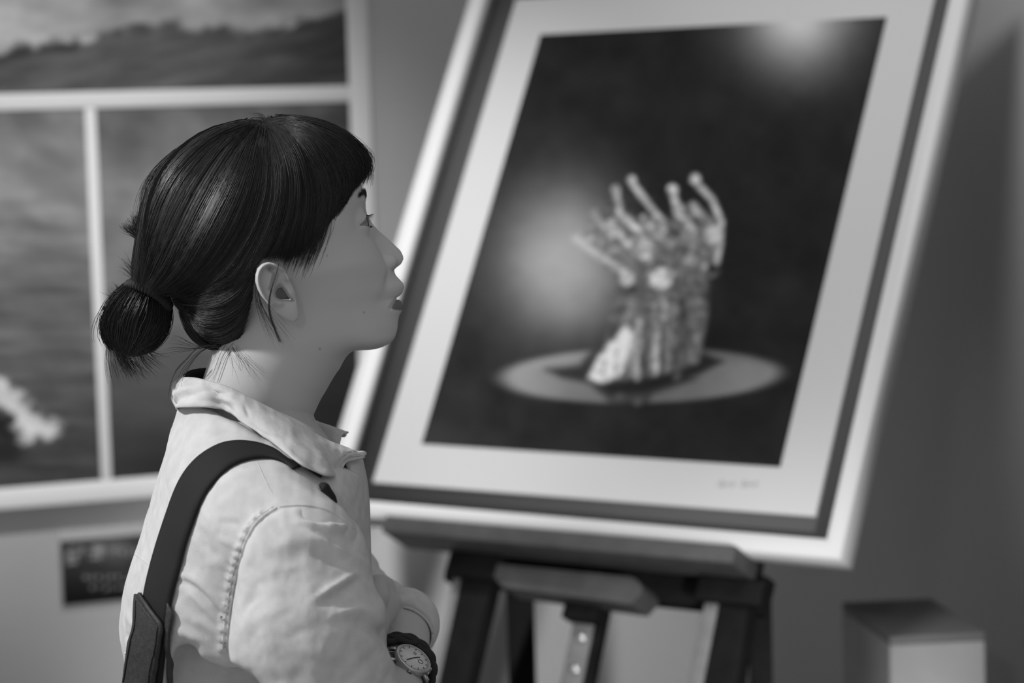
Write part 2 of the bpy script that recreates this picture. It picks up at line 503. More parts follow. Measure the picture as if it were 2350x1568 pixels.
# ================================================================ HAIR
# region that hair covers on the near side, seen from the side (pixel outline), mirrored for the far side
COVER = [(900, 200), (900, 330), (838, 350), (826, 392), (800, 455), (768, 508), (738, 545), (712, 565), (690, 590), (668, 612), (650, 612), (628, 598), (600, 598), (584, 620), (578, 655), (574, 690), (560, 735), (545, 785), (500, 815), (100, 900), (100, 100)]
FAXIS = np.array([math.cos(HY), math.sin(HY)])
def hair_sdf(P):
    q = hl(P)
    b = star_sdf(q, .0760, 1.0, .0045)
    # the sagging loop of hair at the nape, and the flat sweep to the tie
    c = poly_sdf(side_px(q), COVER)*(D/F)
    # fringe wraps the forehead: its lower edge is level across
    return smax(b, c, .004)
hV, hQ = mesh_sdf(hair_sdf, [-.40, -.14, -.10], [-.09, .14, .27], .0022 if TEST else .0018)
HSH = Shell(hV, hQ)
star_only_V, star_only_Q = mesh_sdf(lambda P: star_sdf(hl(P), .0800), [-.40, -.14, -.16], [-.09, .14, .27], .003)
HST = Shell(star_only_V, star_only_Q)
BUN_C = C(306, 742, 0.01)
def bun_sdf(P):
    d = chain(P, [C(348, 668, -.010), C(318, 712, -.008), C(300, 756, -.006)], [.0140, .0215, .0235], .01)
    return d
bV, bQ = mesh_sdf(bun_sdf, BUN_C-.07, BUN_C+.07, .002)
BSH = Shell(bV, bQ)

def gset(L, n): return np.stack([spline(g, n) for g in L])
GUIDE = [
    [(632, 276), (700, 277), (762, 292), (812, 320), (842, 350), (850, 378), (843, 400)],
    [(628, 277), (690, 283), (750, 306), (797, 342), (824, 382), (826, 408), (818, 428)],
    [(624, 278), (684, 292), (735, 322), (772, 368), (792, 412), (788, 455), (764, 508)],
    [(620, 279), (674, 298), (716, 338), (748, 394), (762, 445), (755, 500), (735, 552)],
    [(616, 280), (662, 306), (698, 352), (718, 410), (724, 470), (716, 530), (700, 578)],
    [(613, 281), (648, 315), (676, 366), (686, 425), (682, 490), (666, 550), (655, 605)],
    [(611, 282), (634, 322), (654, 376), (660, 440), (648, 510), (622, 566), (596, 600)],
    [(609, 283), (622, 330), (636, 390), (634, 460), (612, 530), (582, 590), (556, 648), (500, 690), (420, 692)],
    [(606, 284), (608, 330), (612, 400), (600, 475), (568, 550), (520, 620), (460, 668), (395, 682)],
    [(602, 284), (592, 335), (582, 410), (556, 490), (512, 570), (460, 635), (412, 668), (372, 676)],
    [(597, 283), (570, 335), (540, 410), (502, 490), (458, 570), (412, 630), (375, 660), (352, 672)],
    [(590, 282), (545, 325), (500, 390), (455, 470), (416, 550), (380, 615), (352, 652), (338, 668)],
    [(580, 281), (520, 310), (462, 362), (412, 430), (374, 510), (345, 590), (330, 640), (322, 662)],
    [(566, 280), (494, 304), (434, 345), (382, 400), (346, 475), (324, 560), (314, 620), (310, 655)],
    [(548, 281), (470, 307), (402, 354), (352, 412), (327, 475), (314, 550), (306, 610), (304, 652)]]
NAPE = [
    [(585, 605), (560, 640), (520, 672), (470, 688), (430, 688), (392, 684)],
    [(578, 640), (550, 690), (510, 716), (468, 722), (430, 706), (400, 692)],
    [(574, 680), (548, 725), (508, 752), (466, 752), (436, 726), (410, 700)],
    [(562, 725), (535, 768), (500, 782), (464, 775), (438, 748), (414, 708)],
    [(548, 780), (520, 800), (485, 797), (452, 781), (430, 752), (416, 712)]]
SIDE = [
    [(752, 450), (748, 510), (736, 552), (722, 584), (708, 615)],
    [(738, 450), (734, 510), (720, 560), (706, 600), (694, 636)],
    [(722, 440), (722, 500), (708, 556), (690, 596), (676, 632)],
    [(690, 470), (690, 530), (678, 580), (668, 612), (660, 640)],
    [(660, 500), (655, 550), (645, 590), (640, 608), (640, 620)]]
BUNG = [
    [(316, 650), (284, 672), (258, 700), (240, 735), (235, 768), (244, 786), (258, 808)],
    [(326, 654), (298, 684), (276, 724), (266, 768), (270, 790), (284, 806)],
    [(338, 660), (322, 694), (305, 735), (296, 775), (294, 792), (312, 804)],
    [(352, 668), (345, 704), (334, 744), (318, 780), (300, 802), (280, 812)],
    [(366, 680), (370, 712), (366, 748), (348, 780), (322, 796), (290, 803)],
    [(378, 692), (384, 720), (378, 752), (360, 778), (335, 796), (305, 800)]]
HAIR_P = []; HAIR_R = []
K = 15
def strands(G, n, shell, y0, off, jit, r=.00025, clump=0, seed=0, trim=.0, dens=None, mirror=True, loose=.0, bias=None, tip=.25, offgrow=0.0):
    R = np.random.default_rng(seed)
    S = gset(G, K)
    t = R.random(n)*(len(G)-1)
    i = np.minimum(t.astype(int), len(G)-2); f = (t-i)[:, None, None]
    P2 = S[i]*(1-f)+S[i+1]*f
    P2 = P2+R.normal(size=(n, 1, 2))*jit+np.cumsum(R.normal(size=(n, K, 2)), 1)*jit*.10
    if trim:
        e = 1-trim*R.random(n)
        s = np.linspace(0, 1, K)
        for j in range(n):
            P2[j] = np.stack([np.interp(s*e[j], s, P2[j, :, k]) for k in (0, 1)], 1)
    cl = fbm1(t*clump, seed+5, 3) if clump else np.zeros(n)
    out = np.empty((n, K, 3))
    env = .5+.5*np.sin(np.linspace(.12, 1, K)*math.pi*.96)
    for j in range(n):
        last = y0
        o = off*(.25+.75*R.random())+max(-.0004, .0010*cl[j]+.0004)
        lo = loose*abs(R.normal())
        for k in range(K):
            px, py = P2[j, k]
            p, nn = shell.hit(px, py)
            if p is None:
                q = C(px, py, last); out[j, k] = q
            else:
                last = p[1]; out[j, k] = p+nn*(o*env[k]+lo*env[k]+offgrow*k/K)
    # keep each strand's depth steady where rays slip off the rim
    y = out[:, :, 1]; ys = y.copy()
    for _ in range(3): ys[:, 1:-1] = .25*ys[:, :-2]+.5*ys[:, 1:-1]+.25*ys[:, 2:]
    dlt = ys-y
    out[:, :, 1] = ys; out[:, :, 0] *= (1+dlt/(D+y)); out[:, :, 2] *= (1+dlt/(D+y))
    rr = r*(.7+.6*R.random(n))[:, None]*np.interp(np.linspace(0, 1, K), [0, .1, .75, 1], [.8, 1, 1, tip])[None]
    HAIR_P.append(out); HAIR_R.append(rr)
    if mirror:
        m = R.random(n) < .55
        o2 = hw(hl(out[m])*np.array([1, -1, 1]))
        HAIR_P.append(o2); HAIR_R.append(rr[m]*1.25)
nS = .35 if TEST else 1.0
strands(GUIDE, int(7600*nS), HST, -.0, .0016, 3.0, clump=9, seed=1, trim=.10)
strands(GUIDE[:5], int(1500*nS), HST, .01, .0022, 4.0, clump=9, seed=2, trim=.12)
strands(NAPE, int(1700*nS), HST, -.01, .0016, 3.0, clump=6, seed=3, trim=.08)
strands(BUNG, int(2200*nS), BSH, 0, .0026, 6.0, clump=7, seed=6, trim=.25, mirror=False, loose=.0016)
# far half of the bun
bb = HAIR_P[-1]; bm = bb.copy(); bm[:, :, 1] = 2*-.006-bb[:, :, 1]
HAIR_P.append(bm[::2]); HAIR_R.append(HAIR_R[-1][::2])
# fly-aways round the outline
def wisps(L, n, jit, r, y=0.0, spread=0.0, seed=0, tip=.3):
    R = np.random.default_rng(seed); S = gset(L, K)
    for j in range(n):
        t = R.random()*(len(L)-1) if len(L) > 1 else 0
        i = min(int(t), max(len(L)-2, 0)); f = t-i
        P2 = S[i]*(1-f)+S[min(i+1, len(L)-1)]*f if len(L) > 1 else S[0].copy()
        w = np.linspace(0, 1, K)[:, None]
        P2 = P2+R.normal(size=(1, 2))*jit*(.3+w)+R.normal(size=(1, 2))*jit*w**2*1.6
        yy = y+R.normal()*.01+np.linspace(0, 1, K)*R.normal()*spread
        HAIR_P.append(np.array([C(a, b, c) for (a, b), c in zip(P2, yy)])[None])
        HAIR_R.append((r*(.7+.5*R.random())*np.interp(np.linspace(0, 1, K), [0, .7, 1], [1, .9, tip]))[None])
wisps([[(430, 330), (380, 366), (342, 410), (322, 460), (316, 515)], [(480, 300), (410, 336), (352, 390), (326, 440), (318, 500)]], 34, 4, .00016, seed=11)
wisps([[(338, 585), (318, 556), (302, 540), (288, 532), (277, 523)], [(336, 560), (322, 538), (312, 526), (306, 518), (302, 508)], [(332, 560), (326, 530), (321, 515), (318, 500), (317, 488)]], 150, 3.0, .00026, seed=12)
wisps([[(330, 640), (318, 620), (306, 604), (300, 592), (293, 584)], [(320, 655), (308, 640), (300, 628), (294, 618), (286, 612)]], 40, 4, .00018, seed=13)
wisps([[(316, 665), (300, 668), (286, 672), (276, 664), (270, 655)], [(310, 680), (290, 684), (278, 680), (270, 672), (266, 664)], [(300, 690), (280, 692), (262, 692), (250, 690), (243, 686)]], 60, 4, .00022, seed=14)
wisps([[(250, 770), (244, 800), (242, 825), (244, 850), (248, 868)], [(268, 780), (272, 810), (282, 832), (296, 850), (308, 862)], [(300, 780), (306, 808), (316, 826), (330, 846), (340, 858)], [(330, 780), (342, 796), (352, 806), (366, 812), (380, 812)]], 150, 6, .00016, seed=15, spread=.012)
wisps([[(258, 770), (262, 800), (272, 826), (284, 844), (290, 860)], [(272, 780), (280, 806), (290, 825), (302, 842), (312, 856)]], 60, 4, .0002, seed=25, spread=.01)
# long stray hairs at the nape
wisps([[(500, 792), (455, 798), (428, 824), (402, 852), (389, 884), (385, 905)]], 7, 2.0, .00024, y=-.03, seed=16)
wisps([[(505, 795), (470, 802), (444, 826), (424, 856), (416, 880), (413, 900)]], 6, 2.5, .00022, y=-.02, seed=17)
wisps([[(500, 790), (462, 797), (430, 802), (395, 806), (372, 814)], [(500, 780), (470, 796), (440, 790), (415, 776), (395, 770)]], 16, 5, .00014, y=-.02, seed=18)
wisps([[(520, 785), (505, 815), (497, 838), (490, 858), (478, 872)], [(545, 790), (520, 812), (506, 836), (497, 856), (490, 874)]], 170, 3.0, .00028, y=-.008, seed=19, tip=.6)
wisps([[(545, 795), (560, 815), (580, 840), (600, 862)], [(520, 800), (530, 818), (545, 836), (552, 850)]], 26, 7, .00012, y=-.05, seed=20)
# the lock in front of the ear, and short hairs behind it
wisps([[(640, 604), (634, 628), (625, 655), (617.5, 690), (620, 722), (630, 752), (644, 785)]], 22, 1.1, .00022, y=-.096, seed=21)
wisps([[(592, 640), (600, 690), (622, 730), (650, 775)], [(585, 660), (590, 705), (606, 745), (630, 780)]], 30, 6, .00012, y=-.072, seed=22)
# fringe ends in front of the forehead
wisps([[(790, 318), (826, 338), (846, 362), (848, 384), (842, 400)], [(780, 322), (815, 350), (832, 378), (833, 402), (824, 424)]], 200, 5, .00020, y=.01, seed=23)
# crown: short broken hairs either side of the parting
wisps([[(612, 290), (606, 276), (594, 268), (580, 268), (568, 273)], [(615, 290), (618, 280), (626, 274), (638, 274), (648, 279)]], 46, 3, .00016, y=.01, seed=24)
# ================================================================ SHIRT, ARMS, LOWER BODY
BY = math.radians(12)
BFv = np.array([math.cos(BY), math.sin(BY), 0.])
BSv = np.array([math.sin(BY), -math.cos(BY), -.13]); BSv /= np.linalg.norm(BSv)
LOFT = [(880, 430, 680, .056), (930, 410, 715, .066), (965, 400, 745, .085), (1000, 389, 780, .108), (1040, 376, 812, .131), (1080, 362, 830, .150), (1130, 346, 840, .166), (1200, 324, 843, .174), (1270, 303, 842, .172),
        (1340, 282, 846, .166), (1420, 273.5, 856, .158), (1500, 281, 868, .150), (1600, 303, 880, .146), (1800, 335, 872, .150), (2150, 330, 872, .162)]
_lz = np.array([C(0, r[0])[2] for r in LOFT])[::-1]
_lb = np.array([C(r[1], 0)[0] for r in LOFT])[::-1]; _lf = np.array([C(r[2], 0)[0] for r in LOFT])[::-1]; _lw = np.array([r[3] for r in LOFT])[::-1]
_zg = np.linspace(_lz[0], _lz[-1], 400)
def _sp(v):
    o = spline(np.stack([_lz, v], 1), 1200); o = o[np.argsort(o[:, 0])]
    return np.interp(_zg, o[:, 0], o[:, 1])
_gb, _gf, _gw = _sp(_lb), _sp(_lf), _sp(_lw)
def loft_sdf(P, inset=0.0):
    z = P[:, 2]
    bk = np.interp(z, _zg, _gb); fr = np.interp(z, _zg, _gf); b = np.interp(z, _zg, _gw)-inset
    ext = (fr-bk)/2-inset; cx = (fr+bk)/2
    a = np.sqrt(np.maximum(ext**2-(b*math.sin(BY))**2, 1e-4))/math.cos(BY)
    dx = P[:, 0]-cx; dy = P[:, 1]
    f = dx*math.cos(BY)+dy*math.sin(BY); s = dx*math.sin(BY)-dy*math.cos(BY)
    n = 2.15
    return (((np.abs(f)/a)**n+(np.abs(s)/b)**n)**(1/n)-1)*np.minimum(a, b)
def soft(z, lo, hi): return sstep(z, lo, hi)
SHD = [C(604, 1201, -.135), C(692, 1266, -.165)]
RECESS = [(380, 1620), (386, 1560), (396, 1510), (408, 1484), (430, 1475), (446, 1483), (462, 1508), (515, 1533), (560, 1529), (588, 1543), (612, 1570), (640, 1620)]
def torso_sdf(P):
    d = loft_sdf(P)
    d = smin(d, chain(P, SHD, [.0505, .0500]), .016)
    near = P[:, 1] < -.05
    Q = cut_poly_local(P)
    rec = np.maximum(poly_sdf(Q, RECESS)*.00037, P[:, 1]+.096)
    d = np.where(near, smax(d, -rec, .010), d)
    top = P[:, 2]-C(0, 962)[2]-.44*(C(560, 0)[0]-P[:, 0])       # neck opening slopes down towards the front
    d = smax(d, top, .004)
    d = smax(d, -(P[:, 2]-C(0, 2120)[2]), .006)
    # the space the neck stands in
    nk = chain(P, NECK, [r+.0045 for r in NECK_R], .012)
    d = smax(d, -smax(nk, C(0, 1030)[2]-P[:, 2], .01), .004)
    return d
ARMHOLE = [(640, 1163), (606, 1186), (584, 1212), (567, 1246), (552, 1294), (542, 1334), (533, 1390), (527, 1440), (525, 1490), (530, 1520)]
ARM_REGION = ARMHOLE+[(556, 1534), (580, 1546), (605, 1575), (640, 1700), (700, 2100), (1300, 2100), (1300, 1100), (800, 1152), (765, 1158), (700, 1158)]
SLV = [C(672, 1300, -.160), C(696, 1470, -.182), C(746, 1630, -.188), C(815, 1790, -.165)]
SLV_R = [.0640, .0645, .0590, .057]
def rsleeve_sdf(P):
    d = chain(P, SLV, SLV_R, .02)
    # the dent in the outline above the elbow
    Q = cut_poly_local(P)
    d = d+.006*np.exp(-(((Q[:, 0]-898)/22)**2+((Q[:, 1]-1458)/26)**2))
    d = d-.004*np.exp(-(((Q[:, 0]-885)/30)**2+((Q[:, 1]-1395)/34)**2))
    d = np.where(P[:, 1] < .02, smax(d, poly_sdf(Q, ARM_REGION)*.00037, .006), d)
    return d
# --- left forearm, seen coming towards the camera under the folded arms
NW = np.array([.50, -.50, .70]); AW = np.array([.06, .90, .36]); AW /= np.linalg.norm(AW)
NW = NW-(NW@AW)*AW; NW /= np.linalg.norm(NW); TW = np.cross(NW, AW)
WRW = .0275
WPT = C(950, 1510, -.002)-NW*(WRW+.0045)
CUFFC = WPT+AW*.092+np.array([-.0050, 0, .0010])
def lsleeve_sdf(P):
    d = chain(P, [C(640, 1200, .150), C(768, 1358, .215), C(852, 1412, .170), CUFFC+AW*.02, CUFFC-AW*.005], [.060, .048, .0345, .0300, .0296], .02)
    cut = -((P-CUFFC) @ AW)                                   # open end towards the camera
    reg = np.linalg.norm(P-CUFFC, axis=1) < .075
    d = np.where(reg, smax(d, cut, .003), d)
    hole = np.maximum(cone(P, CUFFC-AW*.01, CUFFC+AW*.03, .0286, .0286), -1)
    return smax(d, -hole, .002)
def hand_chain(P, pts, rs): return chain(P, pts, rs, .004)
def arms_sdf(P):
    # right forearm goes up behind the sleeve, the hand lies on the left sleeve
    d = chain(P, [C(815, 1790, -.150), C(812, 1620, -.09), C(826, 1455, .020)], [.042, .033, .024], .01)
    palm = smin(cone(P, C(840, 1432, .035), C(856, 1372, .055), .018, .016), cone(P, C(846, 1432, .04), C(872, 1396, .06), .016, .018), .01)
    d = smin(d, palm, .012)
    for k, (py, ex, r) in enumerate([(1345, -13, .0098), (1361, -12, .0100), (1386, 5, .0100), (1403, 2, .0092)]):
        kn = C(866, py, .052); m1 = C(884+ex, py-1, .060); m2 = C(896+ex, py+3, .085); tp = C(890+ex, py+8, .108)
        d = smin(d, chain(P, [kn, m1, m2, tp], [r*1.08, r, r*.93, r*.8], .004), .0035)
    th = chain(P, [C(852, 1420, .02), C(864, 1372, .02), C(868, 1346, .035)], [.013, .0105, .009], .005)
    d = smin(d, th, .006)
    # left forearm and hand (the hand is tucked under the right sleeve)
    l = chain(P, [C(752, 1372, .215), C(852, 1412, .170), CUFFC+AW*.02, CUFFC-AW*.01, WPT+AW*.02, WPT, WPT-AW*.03], [.036, .0290, .0275, .0272, .0266, .0258, .0262], .0025)
    pc = WPT-AW*.03; hd = np.array([-.42, -.86, -.28]); hd /= np.linalg.norm(hd)
    l = smin(l, cone(P, pc, pc+hd*.055, .021, .020), .014)
    sd = np.cross(hd, NW)
    for k in range(4):
        b0 = pc+hd*.058+sd*(.027-.018*k); ln = (.034, .040, .037, .029)[k]
        l = smin(l, chain(P, [b0, b0+hd*ln-NW*.006, b0+hd*(ln+.012)-NW*.030], [.0095, .0088, .0075], .003), .004)
    tb = pc+sd*.022
    l = smin(l, chain(P, [tb, tb+hd*.03+sd*.02-NW*.008, tb+hd*.055+sd*.018-NW*.016], [.012, .0105, .0088], .004), .006)
    return smin(d, l, .002)
def px_of(V):
    d = D+V[:, 1]; return np.stack([CX+V[:, 0]/d*F, CY-V[:, 2]/d*F], 1)
def folds(V, N, L, near=-.06):
    Q = px_of(V); h = np.zeros(len(V)); m = (V[:, 1] < near)
    Qm = Q[m]; hm_ = np.zeros(len(Qm))
    for pts, amp, wd in L:
        S = spline(pts, 24); dm = np.full(len(Qm), 1e9); ta = np.zeros(len(Qm))
        bb = (Qm[:, 0] > S[:, 0].min()-4*wd) & (Qm[:, 0] < S[:, 0].max()+4*wd) & (Qm[:, 1] > S[:, 1].min()-4*wd) & (Qm[:, 1] < S[:, 1].max()+4*wd)
        q = Qm[bb]; dq = np.full(len(q), 1e9); tq = np.zeros(len(q))
        for i in range(len(S)-1):
            e = S[i+1]-S[i]; w_ = q-S[i]; t = np.clip((w_@e)/(e@e), 0, 1); dd = ((w_-t[:, None]*e)**2).sum(1)
            b = dd < dq; dq[b] = dd[b]; tq[b] = (i+t[b])/(len(S)-1)
        hm_[bb] += 1.1*amp*np.exp(-dq/wd**2)*np.sin(np.clip(tq*.94+.03, 0, 1)*math.pi)**.6
    h[m] = hm_
    return V+N*h[:, None]
def cloth_noise(V, N, amp, sc_, seed, sx=1.0, sy=1.0):
    Q = px_of(V)
    return V+N*(amp*fbm2(Q[:, 0]/sc_*sx+9, Q[:, 1]/sc_*sy+V[:, 1]*30+5, seed, 4))[:, None]
FOLD_SLEEVE = [
    ([(690, 1197), (735, 1208), (770, 1214), (800, 1209)], .0042, 9), ([(690, 1180), (740, 1184), (790, 1192)], -.0028, 11),
    ([(700, 1216), (752, 1252), (800, 1277), (846, 1303)], .0042, 9), ([(715, 1262), (760, 1282), (800, 1300)], -.0030, 15),
    ([(722, 1376), (768, 1347), (818, 1316)], .0036, 8), ([(735, 1388), (785, 1358), (825, 1334)], -.0030, 11),
    ([(765, 1412), (815, 1402), (850, 1408), (882, 1440)], .0036, 12), ([(760, 1432), (800, 1425), (835, 1440), (870, 1480)], -.0026, 14),
    ([(820, 1440), (860, 1480), (890, 1520), (915, 1550)], .0032, 12), ([(850, 1430), (880, 1455), (893, 1462)], -.003, 10),
    ([(620, 1260), (690, 1240), (740, 1246)], .0014, 16), ([(600, 1330), (660, 1305), (720, 1300)], .0012, 18), ([(560, 1390), (600, 1340), (660, 1320)], -.0014, 14),
    ([(545, 1420), (575, 1380), (610, 1362)], -.0016, 12), ([(540, 1470), (590, 1420), (650, 1400)], .0014, 16), ([(640, 1560), (720, 1500), (800, 1490)], .0014, 22), ([(620, 1500), (690, 1450), (750, 1440)], -.0012, 18),
    ([(800, 1560), (850, 1510), (870, 1490)], -.0016, 14)]
FOLD_TORSO = [
    ([(408, 1330), (440, 1346), (480, 1385), (524, 1430)], -.0030, 6), ([(410, 1318), (446, 1332), (490, 1370), (528, 1412)], .0024, 8), ([(425, 1360), (450, 1372), (485, 1410), (515, 1440)], .0022, 9),
    ([(452, 1210), (466, 1230), (476, 1262)], -.0014, 10), ([(500, 1200), (540, 1202), (560, 1222)], -.0014, 7), ([(520, 1290), (545, 1310), (555, 1332)], -.0018, 8), ([(505, 1240), (545, 1250)], .0012, 7),
    ([(470, 1300), (500, 1290), (535, 1300)], .0016, 14), ([(440, 1420), (480, 1440), (520, 1470)], .0020, 14), ([(400, 1440), (440, 1462), (470, 1470)], .0020, 10),
    ([(300, 1300), (306, 1340), (300, 1380)], -.0012, 8), ([(285, 1400), (300, 1430), (322, 1436)], .0014, 8), ([(280, 1450), (300, 1466), (316, 1462)], -.0016, 8),
    ([(650, 1100), (690, 1118), (735, 1140)], .0010, 10), ([(560, 1110), (610, 1130), (650, 1150)], .0008, 14)]
tV, tQ = mesh_sdf(torso_sdf, [-.42, -.28, -.56], [.02, .26, .0], .0045 if TEST else .0026)
tV = folds(tV, vnormals(tV, tQ), FOLD_TORSO)
# puckers beside the armhole
def puck(V, N, line, side, period, amp, wd):
    S = spline(line, 80); Q = px_of(V); L = np.r_[0, np.cumsum(np.linalg.norm(np.diff(S, axis=0), axis=1))]
    m = (V[:, 1] < -.06); q = Q[m]; dq = np.full(len(q), 1e9); tq = np.zeros(len(q))
    for i in range(len(S)-1):
        e = S[i+1]-S[i]; w_ = q-S[i]; t = np.clip((w_@e)/(e@e), 0, 1); dd = np.sqrt(((w_-t[:, None]*e)**2).sum(1))
        b = dd < dq; dq[b] = dd[b]; tq[b] = L[i]+t[b]*(L[i+1]-L[i])
    h = np.zeros(len(V)); h[m] = amp*np.exp(-(dq/wd)**2)*(.9+.8*np.sin(tq/period*2*math.pi+2*fbm1(tq/40, 3)))
    return V+N*h[:, None]
SEAM_IN = [(x-13, y+1) for x, y in ARMHOLE]
tV = puck(tV, vnormals(tV, tQ), SEAM_IN, 1, 19, .0030, 9)
tV = cloth_noise(tV, vnormals(tV, tQ), .00045, 40, 31)
sV, sQ = mesh_sdf(rsleeve_sdf, [-.34, -.29, -.48], [.0, .06, -.10], .0040 if TEST else .0026)
sV = folds(sV, vnormals(sV, sQ), FOLD_SLEEVE)
sV = cloth_noise(sV, vnormals(sV, sQ), .00075, 52, 32)
lV, lQ = mesh_sdf(lsleeve_sdf, [-.30, .0, -.38], [-.02, .30, -.06], .0035 if TEST else .0025)
lV = folds(lV, vnormals(lV, lQ), [([(868, 1262), (880, 1285), (876, 1310)], -.003, 8), ([(900, 1330), (930, 1360), (960, 1380)], .002, 14), ([(890, 1372), (925, 1382), (960, 1376)], .002, 10), ([(905, 1350), (940, 1352)], -.0015, 9)], near=9)
aV, aQ = mesh_sdf(arms_sdf, [-.32, -.23, -.46], [-.02, .30, -.10], .0030 if TEST else .0016)
TSH = Shell(tV, tQ)
_all = np.vstack([tV, sV]); SSH = Shell(_all, np.vstack([tQ, sQ+len(tV)]))
# core of the body inside the shirt
def core_sdf(P):
    d = loft_sdf(P, .012); d = smin(d, chain(P, SHD, [.038, .038]), .02)
    d = smax(d, P[:, 2]-C(0, 960)[2], .01)
    d = smin(d, chain(P, NECK[1:], [.047, .048, .054], .01), .02)
    d = smax(d, P[:, 2]-C(0, 900)[2], .004)
    d = smin(d, chain(P, [C(655, 1290, -.150)]+SLV[1:], [.040, .044, .043, .042], .02), .006)
    d = smin(d, chain(P, [C(600, 1190, .14), C(790, 1365, .200)], [.046, .042], .02), .02)
    Q = cut_poly_local(P); rec = np.maximum(poly_sdf(Q, RECESS)*.00037-.012, P[:, 1]+.082)
    d = np.where(P[:, 1] < -.03, smax(d, -rec, .004), d)
    return smax(d, C(0, 2100)[2]-P[:, 2], .01)
cV, cQ = mesh_sdf(core_sdf, [-.42, -.28, -.56], [.02, .28, .02], .006)
# ================================================================ ASSEMBLE THE PERSON
def grid_mesh(G, thick=0.0, flip=False):
    """G (n,m,3) grid -> closed slab of given thickness (grown along the normal)"""
    G = np.asarray(G, float); n, m, _ = G.shape
    gu = np.gradient(G, axis=0); gv = np.gradient(G, axis=1); N = np.cross(gu, gv); N /= np.linalg.norm(N, axis=2, keepdims=True)+1e-12
    if flip: N = -N
    top = G+N*thick/2; bot = G-N*thick/2
    V = np.vstack([top.reshape(-1, 3), bot.reshape(-1, 3)]); idx = np.arange(n*m).reshape(n, m); o = n*m
    a = np.stack([idx[:-1, :-1], idx[1:, :-1], idx[1:, 1:], idx[:-1, 1:]], -1).reshape(-1, 4)
    fs = [a, a[:, ::-1]+o]
    for ln in (idx[0], idx[-1][::-1], idx[:, 0][::-1], idx[:, -1]):
        fs.append(np.stack([ln[:-1], ln[1:], ln[1:]+o, ln[:-1]+o], -1))
    return V, np.vstack(fs)
M_skin = mat('skin', .30, .5, .3, noise=.05, nscale=60, bump=.0002, bscale=900, sss=.12)
M_lip = None
M_hair = mat('black_hair', .016, .40, .5)
M_shirt = mat('white_cotton', .62, .85, .15, noise=.07, nscale=70, bump=.0003, bscale=1400)
M_strap = mat('black_webbing', .019, .75, .2, bump=.0003, bscale=1500)
M_leather = mat('dark_leather', .040, .5, .4, noise=.3, nscale=220, bump=.0006, bscale=700)
M_trouser = mat('dark_trousers', .05, .8, .2)
M_shoe = mat('dark_shoe', .03, .4, .4)
M_tie = mat('hair_tie_cord', .022, .7, .3)
M_eyew = mat('eye_white', .30, .2, .5); M_iris = mat('dark_iris', .012, .1, .6)
FEET = np.array([w2(C(600, 1000))[0], w2(C(600, 1000))[1], 0.0])
person = empty('person', FEET, 'woman in profile with a low bun and white shirt, arms folded, gazing upward', 'person')
# body: head, neck, trunk and arms as one mesh, skin tone with darker lips
hdV, hdQ = mesh_sdf(head_sdf, [-.32, -.13, -.18], [-.08, .13, .26], .0018 if TEST else .0009)
q = hl(hdV); asq = np.abs(q[:, 1])
col = np.full(len(hdV), .55)
lw = .0225
low = (q[:, 2] < U_MO) & (q[:, 2] > U_LL-.0035) & (q[:, 0] > .06)
LIP = [(916, 683), (909, 688.5), (902, 697), (897, 708), (905, 711), (915, 712.5), (923, 712), (929, 706), (928, 698), (922, 690)]
lipm = (q[:, 0] > .05) & (np.abs(q[:, 2]-U_MO) < .03); lipl = np.zeros(len(q)); lipl[lipm] = 1-sstep(poly_sdf(side_px(q[lipm]), LIP), -2, 2)
lipu = 1-sstep(np.abs(q[:, 2]-(U_MO+.0032)), .0024, .0045)
fr_ = sstep(q[:, 0], np.interp(U_MO, ug, pf)-.024, np.interp(U_MO, ug, pf)-.019)
col = col*(1-.72*lipl)
# moles
for mx, my, mr in ((734, 801, 2.8), (751, 587, 2), (835, 717, 2.2)):
    col = np.where(hdV[:, 1] < 0, col*(1-.5*np.exp(-(np.hypot(*(px_of(hdV)-np.array([mx, my])).T)/mr)**2)), col)
bV_all = np.vstack([hdV, aV, cV]); bQ_all = np.vstack([hdQ, aQ+len(hdV), cQ+len(hdV)+len(aV)])
M_skin = vcol_mat('skin_tone', .55, .3)
_b = M_skin.node_tree.nodes['Principled BSDF']; _b.inputs['Subsurface Weight'].default_value = .10; _b.inputs['Subsurface Radius'].default_value = (.004,)*3; _b.inputs['Subsurface Scale'].default_value = 1
body = mesh_obj('body', w2(bV_all), bQ_all, M_skin, person)
set_vcol(body, np.r_[col, np.full(len(aV)+len(cV), .50)])
# eyes
def uvsphere(c, r, nu=24, nv=16, ax=(0, 0, 1), lo=0.0, hi=math.pi):
    ax = np.asarray(ax, float)/np.linalg.norm(ax); e1 = np.cross(ax, [.3, .9, .2]); e1 /= np.linalg.norm(e1); e2 = np.cross(ax, e1)
    V = []; Fc = []
    th = np.linspace(lo, hi, nv+1)
    for t in th:
        for p in np.arange(nu)/nu*2*math.pi:
            V.append(c+r*(math.cos(t)*ax+math.sin(t)*(math.cos(p)*e1+math.sin(p)*e2)))
    for i in range(nv):
        for j in range(nu):
            Fc.append((i*nu+j, (i+1)*nu+j, (i+1)*nu+(j+1) % nu, i*nu+(j+1) % nu))
    return np.array(V), np.array(Fc)
gaze = HF*1.0+HU*.12
for e in eyes_l:
    V, Q = uvsphere(hw(e), EYE_R)
    eo = mesh_obj('eye', w2(V), Q, M_eyew, person)
    V, Q = uvsphere(hw(e), EYE_R+.0004, 24, 6, gaze, 0.001, .60)
    mesh_obj('iris', w2(V), Q, M_iris, eo)
